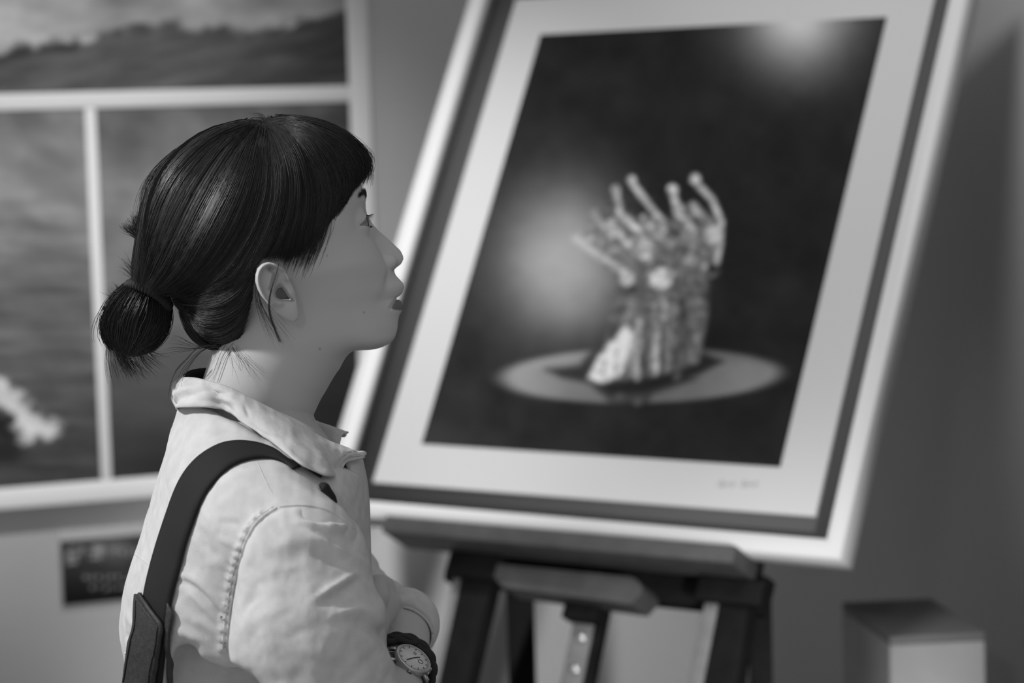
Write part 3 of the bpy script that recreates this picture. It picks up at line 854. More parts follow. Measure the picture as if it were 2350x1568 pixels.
# brows and lashes
def face_hit(shell, px, py): return shell.hit(px, py)
FSH = Shell(hdV, hdQ)
bp = []; br = []
R = np.random.default_rng(5)
for i in range(260):
    t = R.random(); s0 = .013+.026*t; u0 = U_BROW-.0030+.0025*math.sin(t*2.4)+R.normal()*.0013
    o = hw(np.array([.16, s0, u0])); p, n = FSH.ray(o, -HF)
    if p is None: continue
    dr = (HS*(.7+.5*t)+HU*(.8-1.1*t)); dr = dr-n*(dr@n); dr /= np.linalg.norm(dr)
    L = .0055+.003*R.random(); s = np.linspace(0, 1, 5)[:, None]
    bp.append(p+dr*L*s+n*(.0003+.0016*np.sin(s*2.2)*R.random())); br.append(np.interp(np.linspace(0, 1, 5), [0, .6, 1], [1, .9, .3])*.00016)
m = len(bp)
for k in range(m):
    bp.append(hw(hl(bp[k])*np.array([1, -1, 1]))); br.append(br[k])
for h_ in (0, 1):
    V, Q = tubes(np.array(bp[h_*m:(h_+1)*m]), np.array(br[h_*m:(h_+1)*m])); mesh_obj('eyebrow', w2(V), Q, M_hair, person)
lp = []; lr = []
for sg, e in zip((1, -1), eyes_l):
    for i in range(34):
        lat = -.010+.0225*i/33
        upz = .0066-.0090*(lat/.0135)**2
        x = math.sqrt(max((EYE_R+.0014)**2-lat**2-upz**2, 1e-6))
        p0 = e+np.array([x, lat*sg, upz]); L = .006+.0015*R.random()
        s = np.linspace(0, 1, 6)[:, None]
        dirn = np.array([.9, .35*sg*lat/.01, -.42]); dirn /= np.linalg.norm(dirn)
        lp.append(hw(p0+dirn*L*s+np.array([0, 0, 1])*(.0026*s**2))); lr.append(np.linspace(1, .3, 6)*.00017)
    for i in range(22):
        lat = -.009+.020*i/21; upz = -.0048+.0024*(lat/.0135)**2
        x = math.sqrt(max((EYE_R+.0014)**2-lat**2-upz**2, 1e-6)); p0 = e+np.array([x, lat*sg, upz]); s = np.linspace(0, 1, 6)[:, None]
        lp.append(hw(p0+np.array([.9, .3*sg*lat/.01, -.3])*.0028*s)); lr.append(np.linspace(1, .3, 6)*.00012)
hh_ = len(lp)//2
for h_ in (0, 1):
    V, Q = tubes(np.array(lp[h_*hh_:(h_+1)*hh_]), np.array(lr[h_*hh_:(h_+1)*hh_])); mesh_obj('eyelashes', w2(V), Q, M_hair, person)
# hair: close base under the strands
strands(SIDE, 520, FSH, -.06, .0010, 8.0, r=.00011, seed=4, trim=.5)
sP = np.concatenate(HAIR_P); sR = np.concatenate(HAIR_R)
stV, stQ = tubes(sP, sR)
V = np.vstack([hV, bV, stV]); Q = np.vstack([hQ, bQ+len(hV), stQ+len(hV)+len(bV)])
mesh_obj('hair', w2(V), Q, M_hair, person)
# ribbed tie round the bun
tc = C(340, 680, -.014); tax = (C(300, 760, 0)-C(352, 655, 0)); tax /= np.linalg.norm(tax)
tax = tax+np.array([0, -.34, .0]); tax /= np.linalg.norm(tax)
e1 = np.cross(tax, [0, 1, 0]); e1 /= np.linalg.norm(e1); e2 = np.cross(tax, e1)
def torus(c, ax1, ax2, axn, R_, r, nu=90, nv=12, rib=0.0, nr=60, sq=1.0):
    V = []
    for i in range(nu):
        a = 2*math.pi*i/nu; d = math.cos(a)*ax1+math.sin(a)*ax2
        rr = r*(1+rib*math.sin(nr*a))
        for j in range(nv):
            b = 2*math.pi*j/nv; V.append(c+d*(R_+rr*math.cos(b))+axn*rr*sq*math.sin(b))
    idx = np.arange(nu*nv).reshape(nu, nv)
    Q = np.stack([idx, np.roll(idx, -1, 0), np.roll(np.roll(idx, -1, 0), -1, 1), np.roll(idx, -1, 1)], -1).reshape(-1, 4)
    return np.array(V), Q
V, Q = torus(tc, e1, e2, tax, .0200, .0044, 360, 12, .09, 44, 1.15)
tie = mesh_obj('hair_tie', w2(V), Q, M_tie)
tag(tie, "dark ribbed elastic tie wound round the woman's low bun", 'hair tie')
# shirt
def fixn(o):
    bm = bmesh.new(); bm.from_mesh(o.data); bmesh.ops.recalc_face_normals(bm, faces=bm.faces); bm.to_mesh(o.data); bm.free(); return o
shirt = mesh_obj('shirt', w2(tV), tQ, M_shirt, person)
mesh_obj('sleeve', w2(sV), sQ, M_shirt, shirt)
mesh_obj('sleeve', w2(lV), lQ, M_shirt, shirt)
# collar
T = [(414, 869, -.012), (432, 869, -.030), (452, 871, -.042), (490, 880, -.056), (530, 893, -.063), (570, 914, -.066), (610, 934, -.066), (650, 955, -.064), (700, 985, -.058), (745, 1010, -.048), (772, 1021, -.042), (792, 1028, -.037), (808, 1035, -.033), (827, 1041, -.029)]
B = [(411, 940), (424, 942), (442, 943), (482, 949), (522, 961), (560, 986), (600, 1013), (640, 1045), (680, 1080), (712, 1096), (744, 1104), (772, 1092), (790, 1062), (826, 1051)]
n_c = 120
Tc = np.array([C(*t) for t in T]); Tc = spline(Tc, n_c)
Bpx = np.array(B, float)
Bc = []
for i, (x, y) in enumerate(B):
    p, n = TSH.hit(x, y)
    if i == 0: Bc.append(C(x, y, -.014)); continue
    if i >= 11: Bc.append(C(x, y, (-.085, -.055, -.032)[i-11])); continue
    Bc.append(p+n*.0065 if p is not None else C(x, y, -.05))
Bc = spline(np.array(Bc), n_c)
rows = []
ctr = np.array([C(590, 960)[0], 0, 0])
In = Tc.copy()
for k, (fin, dz) in enumerate([(.0055, -.020), (.0045, -.008), (.0025, -.001)]):
    r = Tc.copy(); out = r-np.array([C(600, 0)[0], 0.004, 0]); out[:, 2] = 0; out /= np.linalg.norm(out, axis=1, keepdims=True)
    rows.append(r-out*fin+np.array([0, 0, dz]))
outv = Tc-np.array([C(600, 0)[0], 0.004, 0]); outv[:, 2] = 0; outv /= np.linalg.norm(outv, axis=1, keepdims=True)
rows.append(Tc+np.array([0, 0, .0006]))
for t in (.04, .09, .15, .22, .29, .36, .43, .5, .57, .64, .71, .78, .85, .91, .96, 1.0):
    wob = .0016*fbm1(np.linspace(0, 9, n_c)+t*4, 8)*math.sin(t*math.pi)
    rows.append(Tc*(1-t)+Bc*t+outv*(.0052*math.sin(t*math.pi)+wob[:, None])+np.array([0, 0, .002*math.sin(t*math.pi)])+outv*.0018*(t > .9))
G = np.stack(rows, 0)
V1, Q1 = grid_mesh(G, .0016)
COLLAR_FOLDS = [([(560, 930), (568, 945), (570, 962)], -.0014, 4), ([(540, 915), (580, 925), (612, 945)], .0012, 6), ([(580, 990), (640, 1012), (690, 1032), (736, 1062)], .0018, 7), ([(600, 975), (650, 990), (700, 1005)], -.0014, 8),
                ([(640, 1000), (690, 1045), (730, 1080)], -.0012, 7), ([(436, 900), (470, 905), (510, 900)], .0010, 8), ([(430, 925), (480, 930), (540, 955)], .0012, 6), ([(690, 1010), (740, 1030), (760, 1050)], -.0016, 6),
                ([(725, 1050), (748, 1062), (752, 1085)], .0016, 5), ([(450, 915), (500, 925), (540, 940)], -.0010, 6), ([(620, 950), (660, 975), (700, 990)], .0010, 5), ([(700, 1075), (722, 1083), (742, 1092)], .0014, 4)]
h1 = len(V1)//2
for a_ in (0, h1):
    nv = np.cross(np.gradient(V1[a_:a_+h1].reshape(G.shape), axis=0), np.gradient(V1[a_:a_+h1].reshape(G.shape), axis=1)); nv /= np.linalg.norm(nv, axis=2, keepdims=True)+1e-12
    nv = nv.reshape(-1, 3); nv = np.where((nv[:, 1] > 0)[:, None], -nv, nv)
    vv = V1[a_:a_+h1]; mv_ = (np.arange(h1)//n_c) > 3
    vn = cloth_noise(folds(vv, nv, COLLAR_FOLDS, near=9), nv, .0004, 22, 33)
    V1[a_:a_+h1] = np.where(mv_[:, None], vn, vv)
bc0 = C(590, 950); 
def bmir(P):
    s = (P-bc0) @ BSv; return P-2*s[..., None]*BSv
G2 = bmir(G)[:, ::-1]
V2, Q2 = grid_mesh(G2, .0016)
V = np.vstack([V1, V2]); Q = np.vstack([Q1, Q2+len(V1)])
mesh_obj('collar', w2(V), Q, M_shirt, shirt)
# shade inside the collar at the nape, laid on as a dark sheet
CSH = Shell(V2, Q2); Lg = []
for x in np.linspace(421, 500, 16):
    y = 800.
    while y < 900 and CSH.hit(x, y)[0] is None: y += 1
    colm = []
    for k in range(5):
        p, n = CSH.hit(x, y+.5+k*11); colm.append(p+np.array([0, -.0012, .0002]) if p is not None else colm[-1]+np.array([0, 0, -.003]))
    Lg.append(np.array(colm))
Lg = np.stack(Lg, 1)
V, Q = grid_mesh(Lg, .001); lab = mesh_obj('collar_shade_patch', w2(V), Q, M_strap, shirt); lab['label'] = 'dark patch for the shade inside the collar'
# seams and stitching laid on the cloth
def seam(name, pts, off, r, shell=None, n=70, jit=0.0):
    sh = shell or SSH; S = spline(pts, n); P = sh.drape(S, off)
    P[1:-1] = .25*P[:-2]+.5*P[1:-1]+.25*P[2:]
    return tubes(P[None], r, 6)
parts = [seam('s', [(634, 1166), (602, 1187), (580, 1212), (563, 1246), (548, 1294), (538, 1334), (529, 1390), (523, 1440), (521, 1490)], -.0003, .0017, TSH),
         seam('s', [(627, 1163), (596, 1184), (573, 1212), (556, 1246), (541, 1294), (531, 1334), (521, 1390), (514, 1440), (510, 1490)], -.0002, .0008, TSH),
         seam('s', [(590, 1060), (604, 1092), (616, 1118), (626, 1134)], -.0004, .0007),
         seam('s', [(642, 1163), (690, 1160), (738, 1167), (780, 1185), (812, 1213)], -.0002, .0014),
         seam('s', [(309, 1272), (322, 1281), (344, 1299)], -.0003, .0009),
         seam('s', [(286, 1499), (294, 1502), (306, 1504)], -.0002, .0011)]
for (v, q_), nm in zip(parts, ('armhole_seam', 'armhole_stitching', 'shoulder_seam', 'sleeve_cap_seam', 'yoke_seam', 'back_stitching')): mesh_obj(nm, w2(v), q_, M_shirt, shirt)
# front placket edge and cuff
pl = [(824, 1046, -.024), (836, 1100, -.020), (842, 1160, -.016), (844, 1230, -.010), (848, 1330, .0), (862, 1450, .005)]
P0 = spline(np.array([C(*p) for p in pl]), 40); P1 = spline(np.array([C(p[0]-34, p[1]+4, p[2]-.02) for p in pl]), 40)
V, Q = grid_mesh(np.stack([P0+np.array([.001, .012, 0]), P0, P0*.66+P1*.34+np.array([.001, -.003, 0]), P0*.33+P1*.67+np.array([.0, -.004, 0]), P1], 0), .002)
mesh_obj('placket', w2(V), Q, M_shirt, shirt)
c1 = np.cross(AW, [0, 0, 1.]); c1 /= np.linalg.norm(c1); c2 = np.cross(AW, c1)
ring = []
for rr, aa in ((.0284, .016), (.0282, .001), (.0288, -.0015), (.0300, 0.0), (.0306, .010), (.0304, .022), (.0296, .024)):
    ring.append([CUFFC+AW*aa+rr*(1+.02*math.sin(3*p+1))*(math.cos(p)*c1+math.sin(p)*c2) for p in np.linspace(0, 2*math.pi, 49)])
V, Q = grid_mesh(np.array(ring), .0008, True); mesh_obj('cuff', w2(V), Q, M_shirt, shirt)
# trousers and shoes down to the floor (below the frame)
hipw = w2(C(600, 2090, 0.0)); 
fdir = BFv @ BASIS; fdir[2] = 0; fdir /= np.linalg.norm(fdir); sdir = np.array([fdir[1], -fdir[0], 0.])
hx = np.array([hipw[0], hipw[1], 0])
def leg_sdf(P):
    d = None
    for sg in (1, -1):
        a = hx+sdir*.085*sg; l = chain(P, [a+np.array([0, 0, .86]), a+np.array([0, 0, .48])+fdir*.01, a+np.array([0, 0, .10])], [.092, .068, .058], .03)
        d = l if d is None else smin(d, l, .02)
    q = P-(hx+np.array([0, 0, .90])); f = q @ fdir; s = q @ sdir
    hip = (np.sqrt((f/.115)**2+(s/.165)**2)-1)*.11
    hip = smax(hip, np.abs(q[:, 2])-.10, .02)
    return smax(smin(d, hip, .04), .06-P[:, 2], .004)
V, Q = mesh_sdf(leg_sdf, hx+np.array([-.25, -.25, .03]), hx+np.array([.25, .25, 1.05]), .012, B=4)
mesh_obj('trousers', V, Q, M_trouser, person)
for sg in (1, -1):
    c0 = hx+sdir*.085*sg
    def shoe_sdf(P):
        d = chain(P, [c0-fdir*.05+np.array([0, 0, .045]), c0+fdir*.05+np.array([0, 0, .04]), c0+fdir*.15+np.array([0, 0, .034])], [.045, .046, .036], .02)
        d = smin(d, cone(P, c0-fdir*.03+np.array([0, 0, .05]), c0-fdir*.03+np.array([0, 0, .11]), .046, .045), .02)
        return smax(smax(d, -P[:, 2], .002), P[:, 2]-.115, .003)
    V, Q = mesh_sdf(shoe_sdf, c0+np.array([-.25, -.25, -.02]), c0+np.array([.25, .25, .15]), .007, B=4); mesh_obj('shoe', V, Q, M_shoe, person)

# ================================================================ SHOULDER STRAP
E1 = [(660, 1067), (640, 1042), (618, 1031), (597, 1024), (556, 1017.5), (514.5, 1021.5), (473.4, 1042), (440.5, 1072), (413, 1116), (391, 1176), (366.5, 1250), (350, 1310), (338, 1362), (332, 1420), (322, 1490), (312, 1560), (308, 1600)]
E2 = [(664, 1073), (648, 1064), (630, 1057), (610, 1054.5), (583, 1057), (547.4, 1066.8), (514.5, 1088.7), (479, 1130), (462, 1164), (446, 1208), (431, 1252), (415, 1315), (400, 1372), (390, 1430), (382, 1490), (374, 1560), (370, 1600)]
def ribbon(E1, E2, off, th, n=110, m=6, shell=None):
    A_ = spline(E1, n); B_ = spline(E2, n); sh = shell or TSH; rows = []
    for t in np.linspace(0, 1, m): rows.append(sh.drape(A_*(1-t)+B_*t, off))
    G = np.stack(rows, 0)
    for _ in range(4): G[:, 1:-1] = .25*G[:, :-2]+.5*G[:, 1:-1]+.25*G[:, 2:]
    return G
G = ribbon(E1[::-1], E2[::-1], .0030, .002)
# carry on over the shoulder and down the front of the chest
lastA, lastB = G[0, -1], G[-1, -1]
def carry(p0):
    out = []
    s = (p0-C(560, 1250)) @ np.array([math.sin(BY), -math.cos(BY), 0])
    c = C(560, 1250)+np.array([math.sin(BY), -math.cos(BY), 0])*s
    d0 = p0-c; f0 = d0 @ BFv; a0 = math.atan2(d0[2], f0)
    for a in np.linspace(a0-.04, a0-.36, 34):
        d = BFv*math.cos(a)+np.array([0, 0, 1.])*math.sin(a)
        cc = c
        p, n = TSH.ray(cc+d*.4, -d)
        out.append((p+n*.003) if p is not None else cc+d*.1)
    return np.array(out)
cA, cB = carry(lastA+np.array([0, .006, 0])), carry(lastB+np.array([0, -.010, 0]))
wf = np.interp(np.arange(len(cA)), [0, 3, 7, 40], [1, .7, .22, .16])[:, None]
ext = np.stack([cA*(1-t*wf)+cB*t*wf for t in np.linspace(0, 1, 6)], 0)
G = np.concatenate([G, ext], 1)
for _ in range(6): G[:, 1:-1] = .25*G[:, :-2]+.5*G[:, 1:-1]+.25*G[:, 2:]
V, Q = grid_mesh(G, .0022, True)
strap = empty('shoulder_strap', w2(G[3, 60]), "black webbing strap over the woman's right shoulder ending in a leather tab", 'strap')
mesh_obj('webbing', w2(V), Q, M_strap, strap)
L1 = [(328, 1366), (326, 1385), (323.5, 1430), (317, 1460), (310.5, 1485), (304, 1530), (300, 1570), (297, 1610)]
L2 = [(337, 1363), (362, 1398), (387, 1434), (383, 1462), (380, 1480), (371, 1525), (365, 1570), (361, 1610)]
G = ribbon(L1, L2, .0068, .003, n=60, m=10)
V, Q = grid_mesh(G, .0032, True); tabo = mesh_obj('leather_tab', w2(V), Q, M_leather, strap); tabo['label'] = 'dark leather tab with a slanted top'
G = ribbon([(394, 1384), (390, 1420), (386, 1470), (380, 1560), (377, 1610)], [(404, 1402), (406, 1412), (395, 1470), (384, 1560), (382, 1610)], .0045, .002, n=40, m=4)
V, Q = grid_mesh(G, .0022, True); mesh_obj('backing', w2(V), Q, M_leather, strap)
for off_, pts in ((.0088, [(333, 1374), (357, 1405), (379, 1436)]), (.0088, [(377, 1440), (374, 1470), (362, 1530), (352, 1600)]), (.0088, [(332, 1380), (330, 1430), (318, 1480), (304, 1560)])):
    v, q_ = seam('x', pts, off_, .0007, TSH, 40); mesh_obj('stitching', w2(v), q_, M_leather, strap)
# strap keeper seen in front of the shoulder
k0 = [C(734, 1119, -.150), C(741, 1117, -.150), C(752, 1130, -.150), C(762, 1142, -.150), C(768, 1156, -.150)]
v, q_ = tubes(np.array(spline(k0, 24))[None], np.interp(np.linspace(0, 1, 24), [0, .2, .6, 1], [.0022, .0052, .0040, .0028])[None], 8)
mesh_obj('slider', w2(v), q_, M_strap, strap)

# ================================================================ BRACELET AND WATCH
M_cord = mat('dark_cord', .030, .7, .3, bump=.0006, bscale=900)
M_steel = mat('brushed_steel', .55, .25, .5, metallic=1.0); M_dial = mat('pale_dial', .80, .35, .4); M_mark = mat('dark_mark', .02, .4, .3); M_band = mat('watch_leather', .06, .55, .3, noise=.2, nscale=300)
M_glass = bpy.data.materials.new('watch_glass'); M_glass.use_nodes = True
_n = M_glass.node_tree; _n.nodes.remove(_n.nodes['Principled BSDF'])
_t = _n.nodes.new('ShaderNodeBsdfTransparent'); _gl = _n.nodes.new('ShaderNodeBsdfGlossy'); _gl.inputs['Roughness'].default_value = .03
_mx = _n.nodes.new('ShaderNodeMixShader'); _mx.inputs[0].default_value = .04
_n.links.new(_t.outputs[0], _mx.inputs[1]); _n.links.new(_gl.outputs[0], _mx.inputs[2]); _n.links.new(_mx.outputs[0], _n.nodes['Material Output'].inputs['Surface'])
bracelet = empty('bracelet', w2(WPT+AW*.022), "dark braided cord bracelet above the watch on the woman's left wrist", 'bracelet')
wr = np.cross(NW, AW)
for k, (aa, r) in enumerate(((.0225, .0034), (.0285, .0036), (.0340, .0032))):
    P = np.array([WPT+AW*(aa+.0007*math.sin(14*p+k*2))+(.0318+.0006*math.cos(14*p+k*2)-.0006*(k == 2))*(math.cos(p)*NW+math.sin(p)*TW) for p in np.linspace(0, 2*math.pi, 121)])
    v, q_ = tubes(P[None], r, 8); mesh_obj('cord', w2(v), q_, M_cord, bracelet)
def box(c, ex, ey, ez, sx, sy, sz):
    V = [c+ex*sx*i+ey*sy*j+ez*sz*k for i in (-.5, .5) for j in (-.5, .5) for k in (-.5, .5)]
    Fc = [(0, 1, 3, 2), (4, 6, 7, 5), (0, 4, 5, 1), (2, 3, 7, 6), (0, 2, 6, 4), (1, 5, 7, 3)]
    return np.array(V), np.array(Fc)
ang = .95
cl = WPT+AW*.0245+.0345*(math.cos(ang)*NW+math.sin(ang)*TW)
v, q_ = uvsphere(cl, .0040, 16, 10); mesh_obj('clasp', w2(v), q_, M_steel, bracelet)
watch = empty('wristwatch', w2(WPT+NW*(WRW+.004)), "round pale-dialled wristwatch with dark strap on the woman's left wrist", 'watch')
NWw = NW+np.array([0, -.10, 0]); NWw /= np.linalg.norm(NWw); AWw = AW-(AW@NWw)*NWw; AWw /= np.linalg.norm(AWw); TWw = np.cross(NWw, AWw)
def disc(c, n, prof, nu=64):
    e1 = AWw-n*(AWw@n); e1 /= np.linalg.norm(e1); e2 = np.cross(n, e1)
    V = [c+n*h+r*(math.cos(a)*e1+math.sin(a)*e2) for r, h in prof for a in np.arange(nu)/nu*2*math.pi]
    idx = np.arange(len(prof)*nu).reshape(len(prof), nu)
    Q = np.stack([idx[:-1], np.roll(idx[:-1], -1, 1), np.roll(idx[1:], -1, 1), idx[1:]], -1).reshape(-1, 4)
    return np.array(V), Q
WC = C(950, 1510, -.002)-NWw*.0068
v, q_ = disc(WC, NWw, [(.0001, -.0015), (.0160, -.0015), (.0178, .0005), (.0183, .0030), (.0182, .0052), (.0177, .0064), (.0169, .0071), (.0163, .0071), (.0161, .0066), (.0160, .0050)]); fixn(mesh_obj('case', w2(v), q_, M_steel, watch))
v, q_ = disc(WC, NWw, [(.0001, .0064), (.0160, .0064), (.0160, .0050)]); dial = fixn(mesh_obj('dial', w2(v), q_, M_dial, watch))
v, q_ = disc(WC, NWw, [(.0001, .0079), (.0100, .0077), (.0161, .0072), (.0161, .0070), (.0001, .0075)]); fixn(mesh_obj('crystal', w2(v), q_, M_glass, watch))
up12 = TWw*1.0; rt3 = np.cross(up12, NWw)
mv = []; mq = []; o = 0
def addm(v, q_):
    global o
    mv.append(v); mq.append(q_+o); o += len(v)
for h in range(60):
    a = h*math.pi/30; d = up12*math.cos(a)+rt3*math.sin(a); tdir = np.cross(NWw, d); big = h % 5 == 0
    addm(*box(WC+NWw*.0065+d*(.0136 if big else .0148), d, tdir, NWw, .0024 if big else .0009, .0009 if big else .0003, .0003))
v, q_ = np.vstack(mv), np.vstack(mq); mesh_obj('hour_marks', w2(v), q_, M_mark, dial)
v, q_ = torus(WC+NWw*.0065-up12*.0072, up12, rt3, NWw, .0024, .00035, 32, 6); mesh_obj('sub_dial', w2(v), q_, M_mark, dial)
mv = []; mq = []; o = 0
for sx, sy, lx, ly in ((.0, .0011, .0030, .0004), (.0, -.0011, .0030, .0004), (.0013, 0, .0004, .0024), (-.0013, 0, .0004, .0024)):
    addm(*box(WC+NWw*.0065+rt3*.0075+rt3*sx+up12*sy, rt3, up12, NWw, lx, ly, .0003))
mesh_obj('date_window', w2(np.vstack(mv)), np.vstack(mq), M_mark, dial)
for a, L, wd in ((2.35, .0085, .0012), (5.35, .0115, .0009)):
    d = up12*math.cos(a)+rt3*math.sin(a); v, q_ = box(WC+NWw*.0069+d*L*.4, d, np.cross(NWw, d), NWw, L, wd, .0004); mesh_obj('watch_hand', w2(v), q_, M_mark, watch)
v, q_ = tubes(np.array([[WC+NWw*.003-AWw*.0178, WC+NWw*.003-AWw*.0190, WC+NWw*.003-AWw*.0215]]), np.array([[.0016, .0026, .0026]]), 12); mesh_obj('crown', w2(v), q_, M_steel, watch)
for sg in (1, -1):
    for sa in (1, -1):
        p = WC+TWw*sg*.0178+AWw*sa*.0085-NWw*.0005; v, q_ = box(p, (TWw*sg-NWw*.55)/1.14, AWw, np.cross(TWw, AWw), .0090, .0030, .0035); mesh_obj('lug', w2(v), q_, M_steel, watch)
G = np.array([[WPT+AW*aa+(WRW-.0002+(.0012 if abs(aa) < .006 else 0))*(math.cos(p)*NW+math.sin(p)*TW) for p in np.linspace(.62, 2*math.pi-.62, 90)] for aa in (-.0078, -.005, 0, .005, .0078)])
v, q_ = grid_mesh(G, .0020); st_ = mesh_obj('band', w2(v), q_, M_band, watch)
# ================================================================ ROOM
def s2l(v):
    v = np.asarray(v, float)/255.; return np.where(v <= .04045, v/12.92, ((v+.055)/1.055)**2.4)
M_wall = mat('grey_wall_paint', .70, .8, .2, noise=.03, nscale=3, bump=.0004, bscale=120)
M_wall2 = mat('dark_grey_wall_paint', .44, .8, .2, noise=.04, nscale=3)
M_floor = mat('grey_floor', .42, .5, .3, noise=.1, nscale=4)
M_white = mat('white_lacquer', .50, .5, .3); M_matb = mat('white_mat_board', .44, .9, .1)
M_channel = mat('dark_grey_backing', .085, .8, .2); M_edge = mat('frame_side_white', .78, .5, .3)
# wall directions from the vanishing points of what hangs on it
vd = ray_world(16000, -168); vd[2] = 0; WD = vd/np.linalg.norm(vd)            # along the wall, to the right and away
WN = np.array([WD[1], -WD[0], 0.])                                           # out of the wall, towards the camera
if WN[1] > 0: WN = -WN
WP = at(1090, 400, 4.62)
def wall_pt(px, py, off=0.0, N=WN, P=WP):
    d = ray_world(px, py); t = ((P+N*off-CAM) @ N)/(d @ N); return CAM+d*t
def wcoord(p): return np.array([(p-WP) @ WD, p[2]])
def wp(s, z, off=0.0): q = WP+WD*s+WN*off; return np.array([q[0], q[1], z])
def slab(name, p0, ex, ey, ez, m, parent=None, bev=0.0, smooth=False):
    """box from corner p0 with edge vectors ex, ey, ez"""
    V = [p0+ex*i+ey*j+ez*k for i in (0, 1) for j in (0, 1) for k in (0, 1)]
    Fc = np.array([(0, 1, 3, 2), (4, 6, 7, 5), (0, 4, 5, 1), (2, 3, 7, 6), (0, 2, 6, 4), (1, 5, 7, 3)])
    if np.cross(ex, ey) @ ez < 0: Fc = Fc[:, ::-1]
    o = mesh_obj(name, np.array(V), Fc, m, parent, smooth)
    if bev:
        b = o.modifiers.new('bevel', 'BEVEL'); b.width = bev; b.segments = 2
    return o
ZH = 3.1
corner_s = wcoord(wall_pt(1668, 1400))[0]
o = slab('wall_back', wp(-3.2, 0), WD*(3.2+corner_s+.1), -WN*.1, np.array([0, 0, ZH]), M_wall); tag(o, kind='structure')
cpt = wp(corner_s, 0)
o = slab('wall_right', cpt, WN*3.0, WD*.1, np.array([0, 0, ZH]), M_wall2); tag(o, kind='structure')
o = slab('floor', wp(-3.2, -.1)+WN*5.2, WD*(3.3+corner_s), -WN*5.3, np.array([0, 0, .1]), M_floor); tag(o, kind='structure')
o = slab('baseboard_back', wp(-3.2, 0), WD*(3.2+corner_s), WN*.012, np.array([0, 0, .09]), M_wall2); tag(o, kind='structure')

# ---------------------------------------------------------------- prints are painted as vertex tones from these functions of the sheet
def proj(Pw):
    q = (Pw-CAM) @ BASIS.T; return CX+q[:, 0]/q[:, 1]*F, CY-q[:, 2]/q[:, 1]*F
def sheet(name, p0, ex, ey, nx, ny, fn, m, parent, thick=.001):
    u, v = np.meshgrid(np.linspace(0, 1, nx), np.linspace(0, 1, ny), indexing='ij')
    P = p0+u.reshape(-1, 1)*ex+v.reshape(-1, 1)*ey
    n = np.cross(ex, ey); n /= np.linalg.norm(n)
    if n @ (CAM-p0) < 0: n = -n
    idx = np.arange(nx*ny).reshape(nx, ny)
    Q = np.stack([idx[:-1, :-1], idx[1:, :-1], idx[1:, 1:], idx[:-1, 1:]], -1).reshape(-1, 4)
    if np.cross(ex, ey) @ n < 0: Q = Q[:, ::-1]
    o_ = len(P); V = np.vstack([P, P-n*thick]); c = np.array([idx[0, 0], idx[-1, 0], idx[-1, -1], idx[0, -1]])
    o = mesh_obj(name, V, np.vstack([Q, (Q[:, ::-1]+o_)]), m, parent, False)
    g = fn(*proj(P)); set_vcol(o, np.r_[g, g]); return o
def G2(x, y, cx, cy, rx, ry): return np.exp(-(((x-cx)/rx)**2+((y-cy)/ry)**2))
def soft_stroke(x, y, pts, r, e=3.0):
    d = pl_dist(np.stack([x, y], 1), np.array(pts, float)); return 1-sstep(d, r-e, r+e)
def soft_poly(x, y, poly, e=4.0): return 1-sstep(poly_sdf(np.stack([x, y], 1), poly), -e, e)

# ---------------------------------------------------------------- picture panel on the wall, three prints in white borders
M_border = mat('white_border', .70, .6, .2); M_print = vcol_mat('printed_paper', .45, .35)
TH = .046
rR = wcoord(wall_pt(850, 200, TH))[0]; zb = wcoord(wall_pt(100, 1162, TH))[1]
zh0 = wcoord(wall_pt(400, 244, TH))[1]; zh1 = wcoord(wall_pt(400, 206, TH))[1]
sv0 = wcoord(wall_pt(212, 640, TH))[0]; sv1 = wcoord(wall_pt(237, 640, TH))[0]
rI = wcoord(wall_pt(803, 240, TH))[0]; zbi = wcoord(wall_pt(100, 1114, TH))[1]
LEFT = rR-1.06; TOP = zh1+.56
panel = empty('picture_panel', wp((LEFT+rR)/2, zb, .015), 'white bordered picture panel with three seascape prints on the back wall', 'picture')
slab('backing_board', wp(LEFT, zb), WD*(rR-LEFT), WN*(TH-.004), np.array([0, 0, TOP-zb]), M_border, panel, .002)
def strip(s0, s1, z0, z1, nm='border'): slab(nm, wp(s0, z0, TH-.006), WD*(s1-s0), WN*.006, np.array([0, 0, z1-z0]), M_border, panel, .0015)
strip(LEFT, rR, zb, zbi); strip(rI, rR, zbi, TOP); strip(LEFT, rI, zh0, zh1); strip(sv0, sv1, zbi, zh0); strip(LEFT, LEFT+.045, zbi, TOP); strip(LEFT+.045, rI, TOP-.045, TOP)
K_P = .95
def tone(v): return s2l(v)/K_P
def art_top(x, y):
    yb = np.interp(x, [-400, 0, 90, 200, 330, 420, 560, 700, 800], [150, 112, 96, 80, 66, 60, 70, 48, 14])
    n1 = fbm2(x/90, y/45, 41, 4); n2 = fbm2((x-1.2*y)/120, (y+.22*x)/16, 42, 4)
    sky = 172+40*np.exp(-((x+10)/110)**2-((y-10)/70)**2)+14*n1
    hill = 84-18*sstep(x, 420, 800)*(1-sstep(y, 120, 230)*.3)+9*n2-8*sstep(y, 150, 215)
    v = sky*(1-sstep(y+10*fbm2(x/40, y/30, 43, 3), yb-8, yb+16))+hill*sstep(y+10*fbm2(x/40, y/30, 43, 3), yb-8, yb+16)
    v = v-34*soft_stroke(x, y, [(-50, 138), (30, 122), (80, 112), (130, 106), (170, 112)], 9, 9)*(.7+.3*n1)-26*soft_stroke(x, y, [(120, 84), (220, 76), (300, 66)], 7, 8)-24*G2(x, y, 408, 40, 26, 10)
    return tone(np.clip(v, 30, 215))
